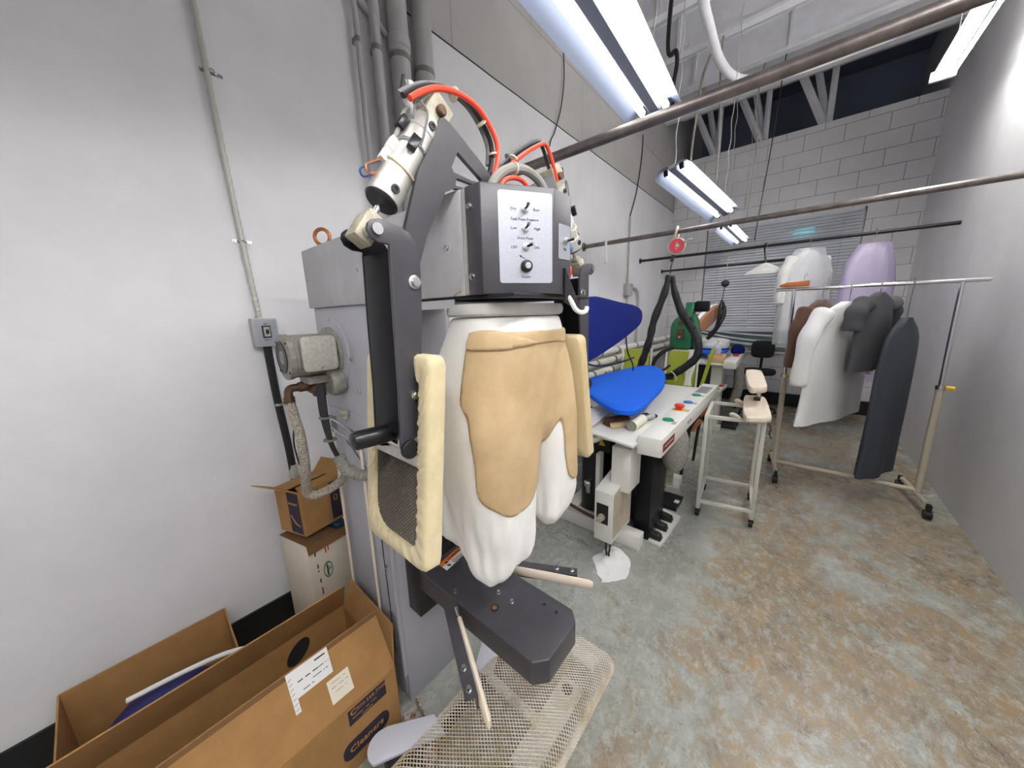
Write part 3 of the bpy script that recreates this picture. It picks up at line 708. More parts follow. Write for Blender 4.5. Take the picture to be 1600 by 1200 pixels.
def pad(s, inner_top, inner_bot, label):
    """padded press board: inner face towards the form, perforated back outwards"""
    x0, w = -0.497, 0.238
    T = V((0, inner_top, 1.476)); B = V((0, inner_bot, 1.045)); dn = B - T; Ln = dn.length; dn.normalize()
    n = V((0, s, 0)); n = (n - dn*n.dot(dn)).normalized()
    F = lambda a, d, h: T + V((x0 - a, 0, 0)) + dn*d + n*h
    def outline(ins, rb, rt, N=10):
        pts = []
        for (ca, cd, a0, r) in ((w-ins-rt, ins+rt, -90, rt), (w-ins-rb, Ln-ins-rb, 0, rb), (ins+rb*0.5, Ln-ins-rb*0.5, 90, rb*0.5), (ins+rt, ins+rt, 180, rt)):
            for k in range(N+1):
                t = math.radians(a0 + 90*k/N); pts.append((ca + r*math.cos(t), cd + r*math.sin(t)))
        # resample evenly
        P = [V((a, d, 0)) for a, d in pts]; P.append(P[0]); Ls = [0]
        for i in range(len(P)-1): Ls.append(Ls[-1] + (P[i+1]-P[i]).length)
        out = []; M_ = 168; i = 0
        for k in range(M_):
            q = Ls[-1]*k/M_
            while Ls[i+1] < q: i += 1
            f_ = (q - Ls[i]) / max(1e-9, Ls[i+1]-Ls[i]); out.append(P[i].lerp(P[i+1], f_))
        return out
    Oo = outline(0, 0.035, 0.02); O1_ = outline(0.006, 0.035, 0.02); Ii = outline(0.036, 0.055, 0.03); Im = outline(0.02, 0.045, 0.025)
    th = 0.043; rnd = random.Random(3 + s)
    ruff = [0.5*math.sin(k*1.35) + 0.5*math.sin(k*2.6+1) + 0.4*rnd.random() for k in range(168)]
    lp = [[F(p.x, p.y, 0) for p in outline(0.05, 0.03, 0.02)], [F(p.x, p.y, 0) for p in O1_], [F(p.x, p.y, 0.007) for p in Oo], [F(p.x, p.y, th-0.008) for p in Oo],
          [F(p.x, p.y, th) for p in O1_], [F(p.x, p.y, th + (0.0022 + .003*max(0, (p.y/Ln-.7)/.3))*r_) for p, r_ in zip(Im, ruff)], [F(p.x, p.y, th-0.003 + 0.0030*r_) for p, r_ in zip(Ii, ruff)], [F(p.x, p.y, th-0.012) for p in Ii]]
    o = MB().loft(lp, True, False).build('press_pad', 'cream_cloth' if s < 0 else 'cream_stained', pm, smooth=60)
    if label: o['label'] = label
    ins = 0.030
    lattice('perf_dark', 46, 20, lambda u, v: F(ins + (w-2*ins)*u, ins + (Ln-2*ins)*v, th-0.010), 'perforated_back', 0.0032, o)
    MB().loft([[F(a, d, 0.006) for a, d in ((0.02, 0.02), (w-0.02, 0.02), (w-0.02, Ln-0.02), (0.02, Ln-0.02))], [F(a, d, 0.012) for a, d in ((0.02, 0.02), (w-0.02, 0.02), (w-0.02, Ln-0.02), (0.02, Ln-0.02))]]).build('felt_backing', 'brass_brown', o)
    MB().loft([[F(a, d, th-0.008) for a, d in ((0.03, 0.165), (0.205, 0.165), (0.205, 0.222), (0.03, 0.222))], [F(a, d, th-0.004) for a, d in ((0.03, 0.165), (0.205, 0.165), (0.205, 0.222), (0.03, 0.222))]]).build('mount_plate', 'aluminium', o)
    MB().loft([[F(a, d, th-0.006) for a, d in ((0.055, 0.155), (0.07, 0.155), (0.07, 0.19), (0.055, 0.19))], [F(a, d, th+0.02) for a, d in ((0.055, 0.165), (0.07, 0.165), (0.07, 0.185), (0.055, 0.185))]]).build('mount_lug', 'steel', o)
    return o
pad(-1, 0.398, 0.348, None)
pad(1, 0.905, 0.988, None)

# padded form ----------------------------------------------------------
def ell(cx, cy, z, rx, ry, n=40, p=2.3):
    out = []
    for i in range(n):
        a = 2*PI*i/n; ca, sa = math.cos(a), math.sin(a)
        out.append((cx + rx*math.copysign(abs(ca)**(2/p), ca), cy + ry*math.copysign(abs(sa)**(2/p), sa), z))
    return out
fb = MB()
fb.loft([ell(-.582,.672,1.545,.112,.160), ell(-.585,.672,1.50,.118,.168,40,2.8), ell(-.60,.672,1.44,.128,.18,40,2.8), ell(-.61,.672,1.36,.130,.195,40,2.8), ell(-.61,.675,1.26,.122,.20,40,2.8), ell(-.61,.68,1.20,.10,.18)])
fb.loft([ell(-.605,.61,1.40,.118,.12,40,3.0), ell(-.605,.605,1.28,.122,.130,40,3.2), ell(-.605,.605,1.15,.115,.122,40,3.2), ell(-.605,.61,1.02,.105,.115,40,3.0), ell(-.600,.620,.93,.092,.116,40,2.6), ell(-.588,.622,.875,.072,.112), ell(-.575,.612,.840,.046,.092), ell(-.57,.598,.818,.02,.055)])
fb.loft([ell(-.585,.73,1.50,.105,.10), ell(-.58,.76,1.44,.104,.097), ell(-.577,.785,1.38,.102,.093), ell(-.57,.815,1.25,.098,.088), ell(-.565,.83,1.12,.085,.085), ell(-.56,.838,1.0,.074,.078), ell(-.555,.838,.92,.05,.068), ell(-.55,.835,.885,.025,.05)])
fb.loft([ell(-.69,.60,1.44,.06,.10), ell(-.735,.585,1.30,.08,.125), ell(-.755,.585,1.15,.09,.125), ell(-.745,.59,1.02,.085,.11), ell(-.725,.60,.92,.07,.09), ell(-.71,.61,.86,.04,.06)])
fo = fb.build('form_bag', 'white_satin', pm, smooth=180)
rm = fo.modifiers.new('remesh', 'REMESH'); rm.mode = 'VOXEL'; rm.voxel_size = 0.006; rm.use_smooth_shade = True
sm = fo.modifiers.new('smooth', 'SMOOTH'); sm.factor = 0.5; sm.iterations = 14
bpy.context.view_layer.update()
me = bpy.data.meshes.new_from_object(fo.evaluated_get(bpy.context.evaluated_depsgraph_get()))
fo.modifiers.clear(); fo.data = me
bm = bmesh.new(); bm.from_mesh(me)
bm.normal_update()
nrm = {v_.index: v_.normal.copy() for v_ in bm.verts}
for v_ in bm.verts:      # billows and gathers of the slack white cloth
    p = v_.co; k = max(0.0, min(1.0, (1.14 - p.z)/0.2)) if p.x > -0.66 else 1.0
    k *= max(0.0, min(1.0, (1.5 - p.z)/0.1))
    wv = mnoise.noise(V((p.x*22, p.y*22, p.z*5))) * 0.014 + mnoise.noise(V((p.x*50, p.y*50, p.z*12+4)))*0.0035
    wv += mnoise.noise(V((p.x*38, p.y*38, p.z*3.5+9)))*0.008
    v_.co = p + nrm[v_.index]*wv*k
bm.to_mesh(me)
for f_ in me.polygons: f_.use_smooth = True
# beige cover: the faces of the form inside a curved outline, lifted off the cloth
bnd = [(.42,1.505),(.43,1.44),(.445,1.33),(.455,1.26),(.47,1.18),(.50,1.10),(.525,1.075),(.56,1.046),(.60,1.036),(.645,1.044),(.685,1.075),(.715,1.125),(.74,1.185),(.762,1.25),(.772,1.262),(.785,1.22),(.80,1.13),(.82,1.06),(.85,1.035),(.875,1.03),(.90,1.04),(.95,1.08),(.97,1.3),(.96,1.505)]
def inside(y, z, pl):
    c_ = False; j = len(pl)-1
    for i in range(len(pl)):
        yi, zi = pl[i]; yj, zj = pl[j]
        if (zi > z) != (zj > z) and y < (yj-yi)*(z-zi)/(zj-zi)+yi: c_ = not c_
        j = i
    return c_
def skin(test, name, m_, off, thick, jitter=0.0):
    b2 = bmesh.new(); b2.from_mesh(me); b2.normal_update()
    kill = [f_ for f_ in b2.faces if not test(f_.calc_center_median(), f_.normal)]
    bmesh.ops.delete(b2, geom=kill, context='FACES')
    ns = {v_: v_.normal.copy() for v_ in b2.verts}
    for _ in range(30):   # soften the cut edge
        mv = {}
        for v_ in b2.verts:
            if v_.is_boundary:
                nb = [e.other_vert(v_).co for e in v_.link_edges if e.is_boundary]
                if len(nb) == 2: mv[v_] = v_.co*0.5 + (nb[0]+nb[1])*0.25
        for v_, c_ in mv.items(): v_.co = c_
    for v_ in b2.verts:
        p = v_.co; v_.co = p + ns[v_]*(off + jitter*mnoise.noise(V((p.x*30, p.y*30, p.z*30))))
    m2 = bpy.data.meshes.new(name); b2.to_mesh(m2); b2.free()
    o = link(name, m2, m_, pm); s_ = o.modifiers.new('thick', 'SOLIDIFY'); s_.thickness = thick; s_.offset = 1
    for f_ in m2.polygons: f_.use_smooth = True
    return o
skin(lambda c_, n_: c_.x > -0.60 and n_.x > (0.12 + .24*max(0, min(1, (1.49-c_.z)/.30)) if c_.y < .62 else -0.2) and inside(c_.y, c_.z, bnd), 'cloth_cover', 'tan_cloth', 0.002, 0.003)
hem = [(.40,1.513),(.40,1.470),(.50,1.474),(.60,1.482),(.70,1.480),(.80,1.470),(.95,1.455),(.95,1.505)]
skin(lambda c_, n_: c_.x > -0.64 and n_.x > (0.12 if c_.y < .62 else -0.35) and inside(c_.y, c_.z, hem), 'cover_hem', 'tan_cloth', 0.0045, 0.002)
fold = [(.40,1.513),(.40,1.466),(.50,1.470),(.60,1.479),(.655,1.481),(.60,1.495),(.55,1.508),(.54,1.513)]
skin(lambda c_, n_: c_.x > -0.64 and n_.x > 0.14 and inside(c_.y, c_.z, fold), 'cover_fold', 'tan_cloth', 0.0075, 0.002)
bm.free()
wb = MB(); wb.loft([ell(-.585,.672,1.546,.114,.164,48), ell(-.583,.672,1.551,.120,.170,48), ell(-.581,.672,1.562,.122,.170,48), ell(-.58,.672,1.574,.118,.166,48)]); wb.build('waistband', 'grey_band', pm)
# platform
pl = [(-1.03, .564), (-.437, .564), (-.405, .60), (-.405, .742), (-.437, .776), (-1.03, .776)]
MB().prism(pl, 'z', 0.552, 0.632).build('platform', 'dark_paint', pm, 0.004, 3)
MB().bb(-1.03, -0.955, 0.552, 0.788, 0.436, 0.66).build('platform_bracket', 'black_paint', pm, 0.003)
for x, y in ((-0.777, .585), (-0.659, .673), (-0.601, .674)): MB().lathe([(0.006, 0), (0.006, 0.003), (0.0045, 0.003), (0.0045, 0.012)], (x, y, 0.632), (0,0,1), 12).build('screw', 'steel', pm)
for x, y in ((-0.515, .735), (-0.47, .735)): MB().lathe([(0.0055, 0), (0.0055, 0.0006)], (x, y, 0.632), (0,0,1), 12).build('screw_hole', 'black_paint', pm)
s = MB().lathe([(0.014, 0), (0.014, 0.0012)], (-0.632, .625, 0.632), (0,0,1), 18).build('drain_hole', 'black_plastic', pm)
MB().lathe([(0.008, 0), (0.008, 0.002), (0.003, 0.002), (0.003, 0.001)], (-0.632, .625, 0.6325), (0,0,1), 14).build('brass_fitting', 'copper', s)
MB().tube([(-0.575+0.01*math.cos(a), .575, 0.615+0.007*math.sin(a)) for a in [k*PI/8 for k in range(16)]], 0.001, 5, 1, closed=True).build('wear_mark', 'cast_alloy', pm)
q0 = [(-0.925, .630), (-0.940, .738), (-0.89, .738), (-0.878, .630)]
lb = quad('warning_label', [(x, y, 0.6325) for x, y in q0], 'paper', pm)
qa = [(-0.925, .6305), (-0.9398, .7375), (-0.918, .7375), (-0.904, .6305)]
quad('orange_stripe', [(x, y, 0.6334) for x, y in qa], 'label_orange', lb, 0.0003)
text('lettering', 'WARNING', 0.0135, (-0.9215, 0.700, 0.6340), V((-0.13, 1, 0)), (-1,0,0), 'print_black', lb)
MB().prism([(-0.905, 0.645), (-0.918, 0.6545), (-0.905, 0.662)], 'z', 0.6337, 0.6341).build('hazard_mark', 'print_black', lb)
MB().prism([(-0.898, 0.642), (-0.893, 0.65), (-0.888, 0.646), (-0.885, 0.656), (-0.890, 0.66), (-0.899, 0.652)], 'z', 0.6333, 0.6337).build('hand_mark', 'print_black', lb)
l2 = MB()
for k, (x, y0, y1) in enumerate(((-0.902, .672, .73), (-0.894, .672, .722), (-0.887, .672, .728))): l2.bb(x-0.0014, x+0.0014, y0, y1, 0.6333, 0.6335)
l2.build('fine_print', 'print_black', lb)
# leg clamps at the sides of the platform
def clamp(s):
    my = (lambda y: y) if s < 0 else (lambda y: 2*YC - y)
    A_, B_ = V((-.755, my(.555), .60)), V((-.500, my(.420), .60)); d = (B_-A_).normalized(); n = V((-d.y, d.x, 0)); 
    if n.y*s < 0: n = -n
    z = V((0,0,1))
    pr = [(-0.002, -0.02), (-0.002, 0.022), (0.030, 0.022), (0.030, 0.019), (0.002, 0.019), (0.002, -0.02)]
    c = MB(); c.loft([[A_ + n*a + z*b_ for a, b_ in pr], [B_ + n*a + z*b_ for a, b_ in pr]]); k = c.build('clamp_bracket', 'dark_paint', pm)
    for t in (0.74, 0.93): MB().lathe([(0.009, 0), (0.009, 0.002), (0.006, 0.002), (0.006, 0.012)], A_.lerp(B_, t) + n*0.016 + z*0.022, (0,0,1), 6).build('hex_bolt', 'steel', k)
    C0, C1 = V((-.705, my(.538), .612)), V((-.445, my(.405), .600)); d2 = (C1-C0).normalized(); n2 = V((-d2.y, d2.x, 0)); 
    L = (C1-C0).length; rows = []
    for t, w_, h_ in ((0, .006, .012), (0.02, .009, .018), (0.5, .0095, .019), (0.95, .009, .018), (1.0, .005, .012)):
        o = C0 + d2*(L*t); rows.append([o + n2*(w_*math.cos(2*PI*i/14)) + z*(h_*math.sin(2*PI*i/14)) for i in range(14)])
    MB().loft(rows).build('clamp_cover', 'pad_cream', k)
    MB().cyl(V((-.735, my(.552), .625)), C0 + d2*0.01, 0.006, seg=10).build('clamp_rod', 'steel', k)
clamp(-1); clamp(1)
# motor on the column side
mx, mz = -1.32, 1.425
MB().lathe([(0.128, 0), (0.128, 0.004), (0.124, 0.006)], (mx, 0.515, mz), (0,-1,0), 48).build('motor_disc', 'column_paint', pm)
mo = MB().lathe([(0.095, 0), (0.095, 0.012), (0.074, 0.016), (0.074, 0.14), (0.078, 0.142), (0.078, 0.158), (0.060, 0.162)], (mx, 0.508, mz), (0,-1,0), 36).build('motor', 'motor_grey', pm)
MB().lathe([(0.056, 0.163), (0.054, 0.165), (0.030, 0.150), (0.030, 0.158), (0.016, 0.164), (0.010, 0.164)], (mx, 0.508, mz), (0,-1,0), 28).build('fan_recess', 'black_paint', mo)
MB().lathe([(0.030, 0), (0.030, 0.007), (0.012, 0.01)], (mx, 0.353, mz), (0,-1,0), 20).build('fan_hub', 'motor_grey', mo)
for k in range(4): a = PI/4 + k*PI/2; MB().bolt((mx+0.069*math.cos(a), 0.350, mz+0.069*math.sin(a)), (0,-1,0), 0.005).build('end_bolt', 'rail_dark', mo)
tb_ = MB(); o = rrect(0.104, 0.112, 0.014); ty, tz = 0.428, mz+0.012
tb_.loft([[(mx+0.045, ty+a*.8, tz+b_*.8) for a, b_ in o], [(mx+0.072, ty+a*.98, tz+b_*.98) for a, b_ in o], [(mx+0.104, ty+a, tz+b_) for a, b_ in o]]); tbx = tb_.build('terminal_box', 'motor_grey', mo, smooth=50)
MB().loft([[(mx+0.104, ty+a*1.04, tz+b_*1.04) for a, b_ in o], [(mx+0.109, ty+a*1.04, tz+b_*1.04) for a, b_ in o], [(mx+0.112, ty+a*.95, tz+b_*.95) for a, b_ in o]]).build('terminal_cover', 'motor_cover', mo, smooth=50)
MB().bolt((mx+0.112, ty, tz-.048), (1,0,0), .004).build('cover_screw', 'steel', mo)
c = MB(); c.bb(mx-0.045, mx+0.045, 0.40, 0.50, mz-0.10, mz-0.072); c.build('motor_foot', 'motor_grey', mo, 0.004)
c = MB(); c.lathe([(0.045, 0), (0.052, 0.01), (0.052, 0.04), (0.044, 0.048)], (mx+0.05, 0.51, mz-0.10), (0,-1,0), 24); c.build('blower_boss', 'motor_grey', mo)
# steam valve and braided hose
c = MB(); c.cyl((mx-0.02, 0.44, 1.315), (mx-0.02, 0.385, 1.312), 0.022, 0.018, 12); c.cyl((mx+0.02, 0.44, 1.30), (mx-0.05, 0.44, 1.30), 0.024, seg=12); c.bb(mx-0.03, mx+0.0, 0.43, 0.47, 1.27, 1.345); c.build('steam_valve', 'brass_brown', pm, 0.002)
c = MB(); c.tube([(mx-0.02, 0.385, 1.312), (mx-0.02, 0.362, 1.312), (mx-0.018, 0.352, 1.30), (mx-0.015, 0.35, 1.275)], 0.014, 10, 5); c.lathe([(0.018, 0), (0.018, 0.022)], (mx-0.014, 0.35, 1.262), (0,0,1), 8); c.build('pipe_elbow', 'brass_brown', pm)
MB().tube([(mx-0.014, .35, 1.265), (-1.31, .352, 1.20), (-1.285, .352, 1.14), (-1.29, .352, 1.03), (-1.315, .352, 0.955), (-1.33, .356, 0.915), (-1.322, .372, .898), (-1.30, .40, .905), (-1.28, .44, .925), (-1.27, .50, .965), (-1.27, .52, .97)], 0.0165, 12, 8).build('braided_hose', 'braid', pm)
MB().tube([(-1.345, .35, 1.16), (-1.35, .345, 1.10), (-1.325, .345, 1.03)], 0.003, 6, 6).build('lagging_wire', 'rail_dark', pm)
for k in range(4): MB().tube([(mx+0.07+0.008*k, 0.42+0.006*(k%2), 1.33), (mx+0.078+0.008*k, 0.415+0.006*(k%2), 1.22), (-1.215+0.004*k, 0.42, 1.12), (-1.205+0.004*k, 0.435, 1.06)], 0.0075, 8, 8).build('motor_cable', 'black_hose', pm)
for z in (1.21, 1.13): MB().lathe([(0.022, 0), (0.022, 0.005)], (-1.222 if z > 1.2 else -1.21, 0.419, z), (0,0,1), 12).build('cable_tie', 'dusty_hose', pm)
MB().tube([(-1.20, .436, 1.07), (-1.18, .445, 1.02), (-1.15, .48, .99), (-1.14, .51, .985)], 0.021, 12, 20, rf=lambda u: 1 + 0.08*math.sin(u*120)).build('conduit_elbow', 'motor_grey', pm)
# drip rods and lever on the column side
c = MB(); c.bb(-1.395, -1.378, 0.49, 0.512, 1.105, 1.165); c.tube([(-1.386, .49, 1.165), (-1.39, .478, 1.172), (-1.30, .476, 1.17), (-1.162, .480, 1.155), (-1.158, .49, 1.145)], 0.0035, 8, 5); c.tube([(-1.386, .49, 1.125), (-1.29, .478, 1.125), (-1.17, .484, 1.118)], 0.0035, 8, 5); c.build('wire_lever', 'steel', pm)
MB().cyl((-1.385, .497, 1.11), (-1.40, .495, 0.30), 0.0055, seg=10).build('drip_rod', 'pad_cream', pm)
MB().cyl((-1.158, .497, 1.15), (-1.175, .50, 0.30), 0.0055, seg=10).build('drip_rod', 'pad_cream', pm)
c = MB(); c.bb(-1.405, -1.385, .49, .513, 0.22, 0.30); c.build('rod_clip', 'steel', pm)
MB().lathe([(0.012, 0), (0.012, 0.014), (0.016, 0.018), (0.017, 0.028), (0.009, 0.032), (0.009, 0.035)], (-1.258, .498, 1.18), (0,0,1), 12).build('oil_cup', 'cast_alloy', pm)
# valve block on the column front, right side
c = MB(); c.bb(-1.03, -0.985, 0.655, 0.745, 0.66, 0.985); c.build('valve_box', 'black_paint', pm, 0.002)
v = MB().bb(-1.03, -1.015, 0.755, 0.828, 0.72, 1.0).build('valve_panel', 'panel_foil', pm, 0.002)
for z in (0.955, 0.89, 0.825, 0.76):
    MB().bb(-1.015, -1.005, 0.762, 0.822, z-0.024, z+0.024).build('valve_recess', 'black_paint', v)
    MB().lathe([(0.014, 0), (0.014, 0.012), (0.011, 0.014), (0.011, 0.022)], (-1.005, 0.792, z), (1,0,0), 14).build('valve_knob', 'black_plastic', v)
# hoses over the top
def hose(pts, r, nm, m_): return MB().tube(pts, r, 10, 8).build(nm, m_, pm)
HL = [(0.408, 1.93), (0.436, 1.952), (0.474, 1.973), (0.523, 1.985), (0.576, 1.982), (0.614, 1.960), (0.637, 1.930), (0.635, 1.895), (0.618, 1.855), (0.60, 1.83)]
hose([(-0.57, y, z) for y, z in HL], 0.0055, 'red_air_hose', 'red_hose')
hose([(-0.585, y-0.004, z+0.0085-0.012*max(0, i-4)/5) for i, (y, z) in enumerate(HL)], 0.0052, 'black_air_hose', 'black_hose')
hose([(-0.594, y-0.006, z+0.013-0.016*max(0, i-3)/4) for i, (y, z) in enumerate(HL[:-2])], 0.006, 'dusty_air_hose', 'dusty_hose')
HR = [(0.60, 1.83), (0.64, 1.866), (0.70, 1.915), (0.76, 1.958), (0.816, 1.990), (0.838, 1.992), (0.856, 1.975), (0.876, 1.945), (0.889, 1.920)]
hose([(-0.57, y, z) for y, z in HR], 0.005, 'red_air_hose', 'red_hose')
hose([(-0.585, y-0.006, z+0.006) for y, z in HR], 0.005, 'black_air_hose', 'black_hose')
hose([(-0.59, y-0.006, z+0.014) for y, z in HR[2:6]], 0.007, 'dusty_air_hose', 'dusty_hose')
hose([(-0.53, y, z) for y, z in ((0.56, 1.80), (0.585, 1.838), (0.63, 1.868), (0.69, 1.882), (0.745, 1.872), (0.78, 1.84), (0.79, 1.80))], 0.0105, 'grey_steam_hose', 'grey_hose')
hose([(-0.515, y, z) for y, z in ((0.57, 1.80), (0.60, 1.835), (0.65, 1.848), (0.69, 1.83), (0.71, 1.80))], 0.005, 'red_air_hose', 'red_hose')
for x, y, z, d_ in ((-0.581, 0.52, 1.987, (0,1,0)), (-0.581, 0.60, 1.968, (0,.8,-.6)), (-0.581, 0.637, 1.915, (0,.1,-1)), (-0.578, 0.70, 1.918, (0,.7,.7)), (-0.53, 0.645, 1.873, (0,1,.3))):
    MB().lathe([(0.0135, 0), (0.0135, 0.004)], (x, y, z), d_, 12).build('hose_tie', 'tie', pm)
# gauge parts right of the head
MB().lathe([(0.016, 0), (0.016, 0.04), (0.013, 0.042)], (-0.565, 0.905, 1.742), (0,1,0), 18).build('blue_regulator_ring', 'btn_blue', pm)
MB().lathe([(0.026, 0), (0.030, 0.006), (0.030, 0.02), (0.02, 0.03)], (-0.565, 0.90, 1.672), (0,1,0), 20).build('red_emergency_knob', 'btn_red', pm)
c = MB(); c.bb(-0.62, -0.55, 0.836, 0.90, 1.6, 1.77); c.build('regulator_body', 'black_plastic', pm, 0.004)
MB().tube([(-0.56, .90, 1.75), (-0.55, .93, 1.80), (-0.55, .925, 1.83), (-0.57, .90, 1.85)], 0.008, 8, 6).build('regulator_hose', 'clear_film', pm)
# foot pedals and guard at the floor
c = MB()
def slab(pts, z0, z1): c.loft([[(x, y, z0) for x, y in pts], [(x, y, z1) for x, y in pts]])
pe = [(-0.80, .505), (-0.885, .515), (-0.985, .40)] 
rnd_ = [(-0.975+0.0, .36)]
ped = [(-0.785, .505), (-0.865, .515), (-0.965, .385)] + [(-0.925+0.052*math.cos(a), .345+0.052*math.sin(a)) for a in [math.radians(d_) for d_ in range(150, 310, 16)]]
slab(ped, 0.085, 0.098); c.build('foot_pedal', 'pedal_paint', pm, 0.002)
c = MB(); c.bb(-0.90, -0.82, .33, .44, 0.002, 0.084); c.build('pedal_block', 'black_paint', pm)
c = MB(); X = Matrix.Translation((-0.985, .482, 0.03)) @ Matrix.Rotation(math.radians(-8), 4, 'Z'); c.bb(0, 0.20, -0.028, 0.028, 0, 0.012, X); c.bb(0, 0.2, 0.026, 0.03, 0, 0.05, X); c.build('pedal_bar', 'rusty', pm)
c = MB(); c.loft([[(-0.93, .845, .10), (-0.835, .845, .10), (-0.785, .74, .085), (-0.87, .725, .085)], [(-0.93, .845, .112), (-0.835, .845, .112), (-0.785, .74, .097), (-0.87, .725, .097)]]); c.build('foot_pedal', 'pedal_paint', pm, 0.002)
c = MB(); c.loft([[(-0.86, .73, .0), (-0.79, .74, .0), (-0.80, .82, .0), (-0.90, .82, .0)], [(-0.865, .73, .083), (-0.79, .745, .083), (-0.83, .83, .095), (-0.91, .83, .095)]]); c.build('pedal_block', 'dark_paint', pm)
c = MB(); c.bb(-0.80, -0.54, .725, .76, 0.078, 0.098); c.build('pedal_crossbar', 'press_white', pm, 0.002)
c = MB(); c.bb(-0.565, -0.475, .60, .94, 0.075, 0.096); c.build('pedal_plate', 'press_white', pm, 0.003)
c = MB(); c.lathe([(0.022, 0), (0.022, 0.001)], (-0.525, .90, 0.0962), (0,0,1), 18); c.build('plate_hole', 'brass_brown', pm)
c = MB(); c.bb(-0.57, -0.475, .32, .54, 0.07, 0.09); c.build('pedal_plate', 'press_white', pm, 0.003)
MB().bb(-0.62, -0.49, 1.05, 1.11, 0.05, 0.07).build('guard_flange', 'press_white', pm, 0.003)
def guard(u, v):
    x0, x1, h, r = -0.855, -0.435, 0.105, 0.045
    segs = [(0, x0, 0.0), (h-r, x0, h-r)]
    total = (h-r) + PI*r/2 + (x1-x0-2*r) + PI*r/2 + (h-r)
    s_ = u*total
    if s_ < h-r: x, z = x0, s_
    elif s_ < h-r+PI*r/2: a = (s_-(h-r))/r; x, z = x0+r-r*math.cos(a), h-r+r*math.sin(a)
    elif s_ < total-(h-r)-PI*r/2: x, z = x0+r+(s_-(h-r)-PI*r/2), h
    elif s_ < total-(h-r): a = (s_-(total-(h-r)-PI*r/2))/r; x, z = x1-r+r*math.sin(a), h-r+r*math.cos(a)
    else: x, z = x1, total-s_
    y = 0.14 + 1.0*v
    z *= 1 - 0.25*max(0, v-0.8)/0.2 + 0.03*math.sin(v*9+u*5)
    return V((x + 0.05*(1-v)*(-0.15) , y, z + 0.003))
lattice('mesh_metal', 74, 34, guard, 'mesh_guard', 0.0052, pm)
c = MB(); c.bb(-0.845, -0.835, 0.16, 1.12, 0.0, 0.05); c.build('guard_frame', 'black_paint', pm)
# ------------------------------------------------------------------ cardboard boxes
def sheet(pts, t, m_, name, par):
    p = [V(q) for q in pts]; n = (p[1]-p[0]).cross(p[3]-p[0]).normalized()*(t/2)
    return MB().loft([[q-n for q in p], [q+n for q in p]]).build(name, m_, par)
bx = thing('cardboard_box', (-1.2, 0.05, 0.0), 'large open brown carton with tall raised flaps and shipping labels on the floor', 'box')
X0, X1, Y0, Y1, H = -1.43, -1.0, -0.36, 0.45, 0.275
T_ = 0.005
sheet([(X1, Y0, 0.003), (X1, Y1, 0.003), (X1, Y1, H), (X1, Y0, H)], T_, 'cardboard', 'front_panel', bx)
sheet([(X0, Y0, 0.003), (X0, Y1, 0.003), (X0, Y1, H), (X0, Y0, H)], T_, 'cardboard', 'back_panel', bx)
sheet([(X0, Y1, 0.003), (X1, Y1, 0.003), (X1, Y1, H), (X0, Y1, H)], T_, 'cardboard', 'end_panel', bx)
sheet([(X0, Y0, 0.003), (X1, Y0, 0.003), (X1, Y0, H), (X0, Y0, H)], T_, 'cardboard', 'end_panel', bx)
sheet([(X0, Y0, 0.004), (X1, Y0, 0.004), (X1, Y1, 0.004), (X0, Y1, 0.004)], T_, 'cardboard_dark', 'base_panel', bx)
FX, FZ = -1.10, 0.46
ff = sheet([(X1, Y0, H), (X1, Y1, H), (FX, Y1-0.005, FZ), (FX, Y0, FZ)], T_, 'cardboard', 'front_flap', bx)
sheet([(X0, Y0, H), (X0, Y1, H), (-1.345, Y1-0.012, 0.435), (-1.345, Y0, 0.435)], T_, 'cardboard', 'back_flap', bx)
sheet([(X0+0.004, Y1, H), (X1-0.004, Y1, H), (X1-0.05, Y1+0.035, 0.40), (X0+0.03, Y1+0.035, 0.40)], T_, 'cardboard', 'end_flap', bx)
fn = V((FZ-H, 0, X1-FX)).normalized(); fu = V((FX-X1, 0, FZ-H)).normalized(); FL = math.hypot(FX-X1, FZ-H)
FF = lambda y, v, d=0.0032: V((X1, y, H)) + fu*(v*FL) + fn*d
sheet([FF(Y0, 0.92), FF(Y1-0.006, 0.92), FF(Y1-0.006, 0.99), FF(Y0, 0.99)], 0.001, 'cardboard_dark', 'tape_strip', ff)
L1 = quad('shipping_label', [FF(.165, .60), FF(.270, .60), FF(.272, .985), FF(.165, .985)], 'paper', ff, 0.0006)
quad('barcode_strip', [FF(.150, .42), FF(.165, .42), FF(.165, .985), FF(.150, .985)], 'paper', ff, 0.0006)
m_ = MB()
for k in range(7): v0 = 0.46 + 0.07*k; m_.loft([[FF(.153, v0), FF(.162, v0+.02), FF(.162, v0+.026), FF(.153, v0+.006)], [FF(.153, v0, .0043), FF(.162, v0+.02, .0043), FF(.162, v0+.026, .0043), FF(.153, v0+.006, .0043)]])
m_.build('marking_lines', 'print_black', L1)
for s, v, sz, y in (('xxx xxx xxx', .80, .009, .205), ('xxxxxx x x', .80, .006, .25), ('xxxxxxxx x xx', .72, .006, .238), ('xxxxx', .92, .012, .248), ('xxxxxx xx', .66, .006, .20)):
    faint(s, sz, FF(y, v, .0042), (0,1,0), fu, 'print_black', L1)
L2 = quad('packing_slip', [FF(.243, .18), FF(.312, .18), FF(.312, .52), FF(.243, .52)], 'paper_cream', ff, 0.0006)
for s, v in (('xxxxxxx xx', .46), ('xxxx xxxx xx', .39), ('xxxxxx x', .32)): faint(s, .0075, FF(.278, v, .0042), (0,1,0), fu, 'switch_grey', L2)
PX = X1 + 0.0028
pb = quad('printed_panel', [(PX, .275, .195), (PX, .408, .195), (PX, .408, .258), (PX, .275, .258)], 'print_navy', bx, 0.0005)
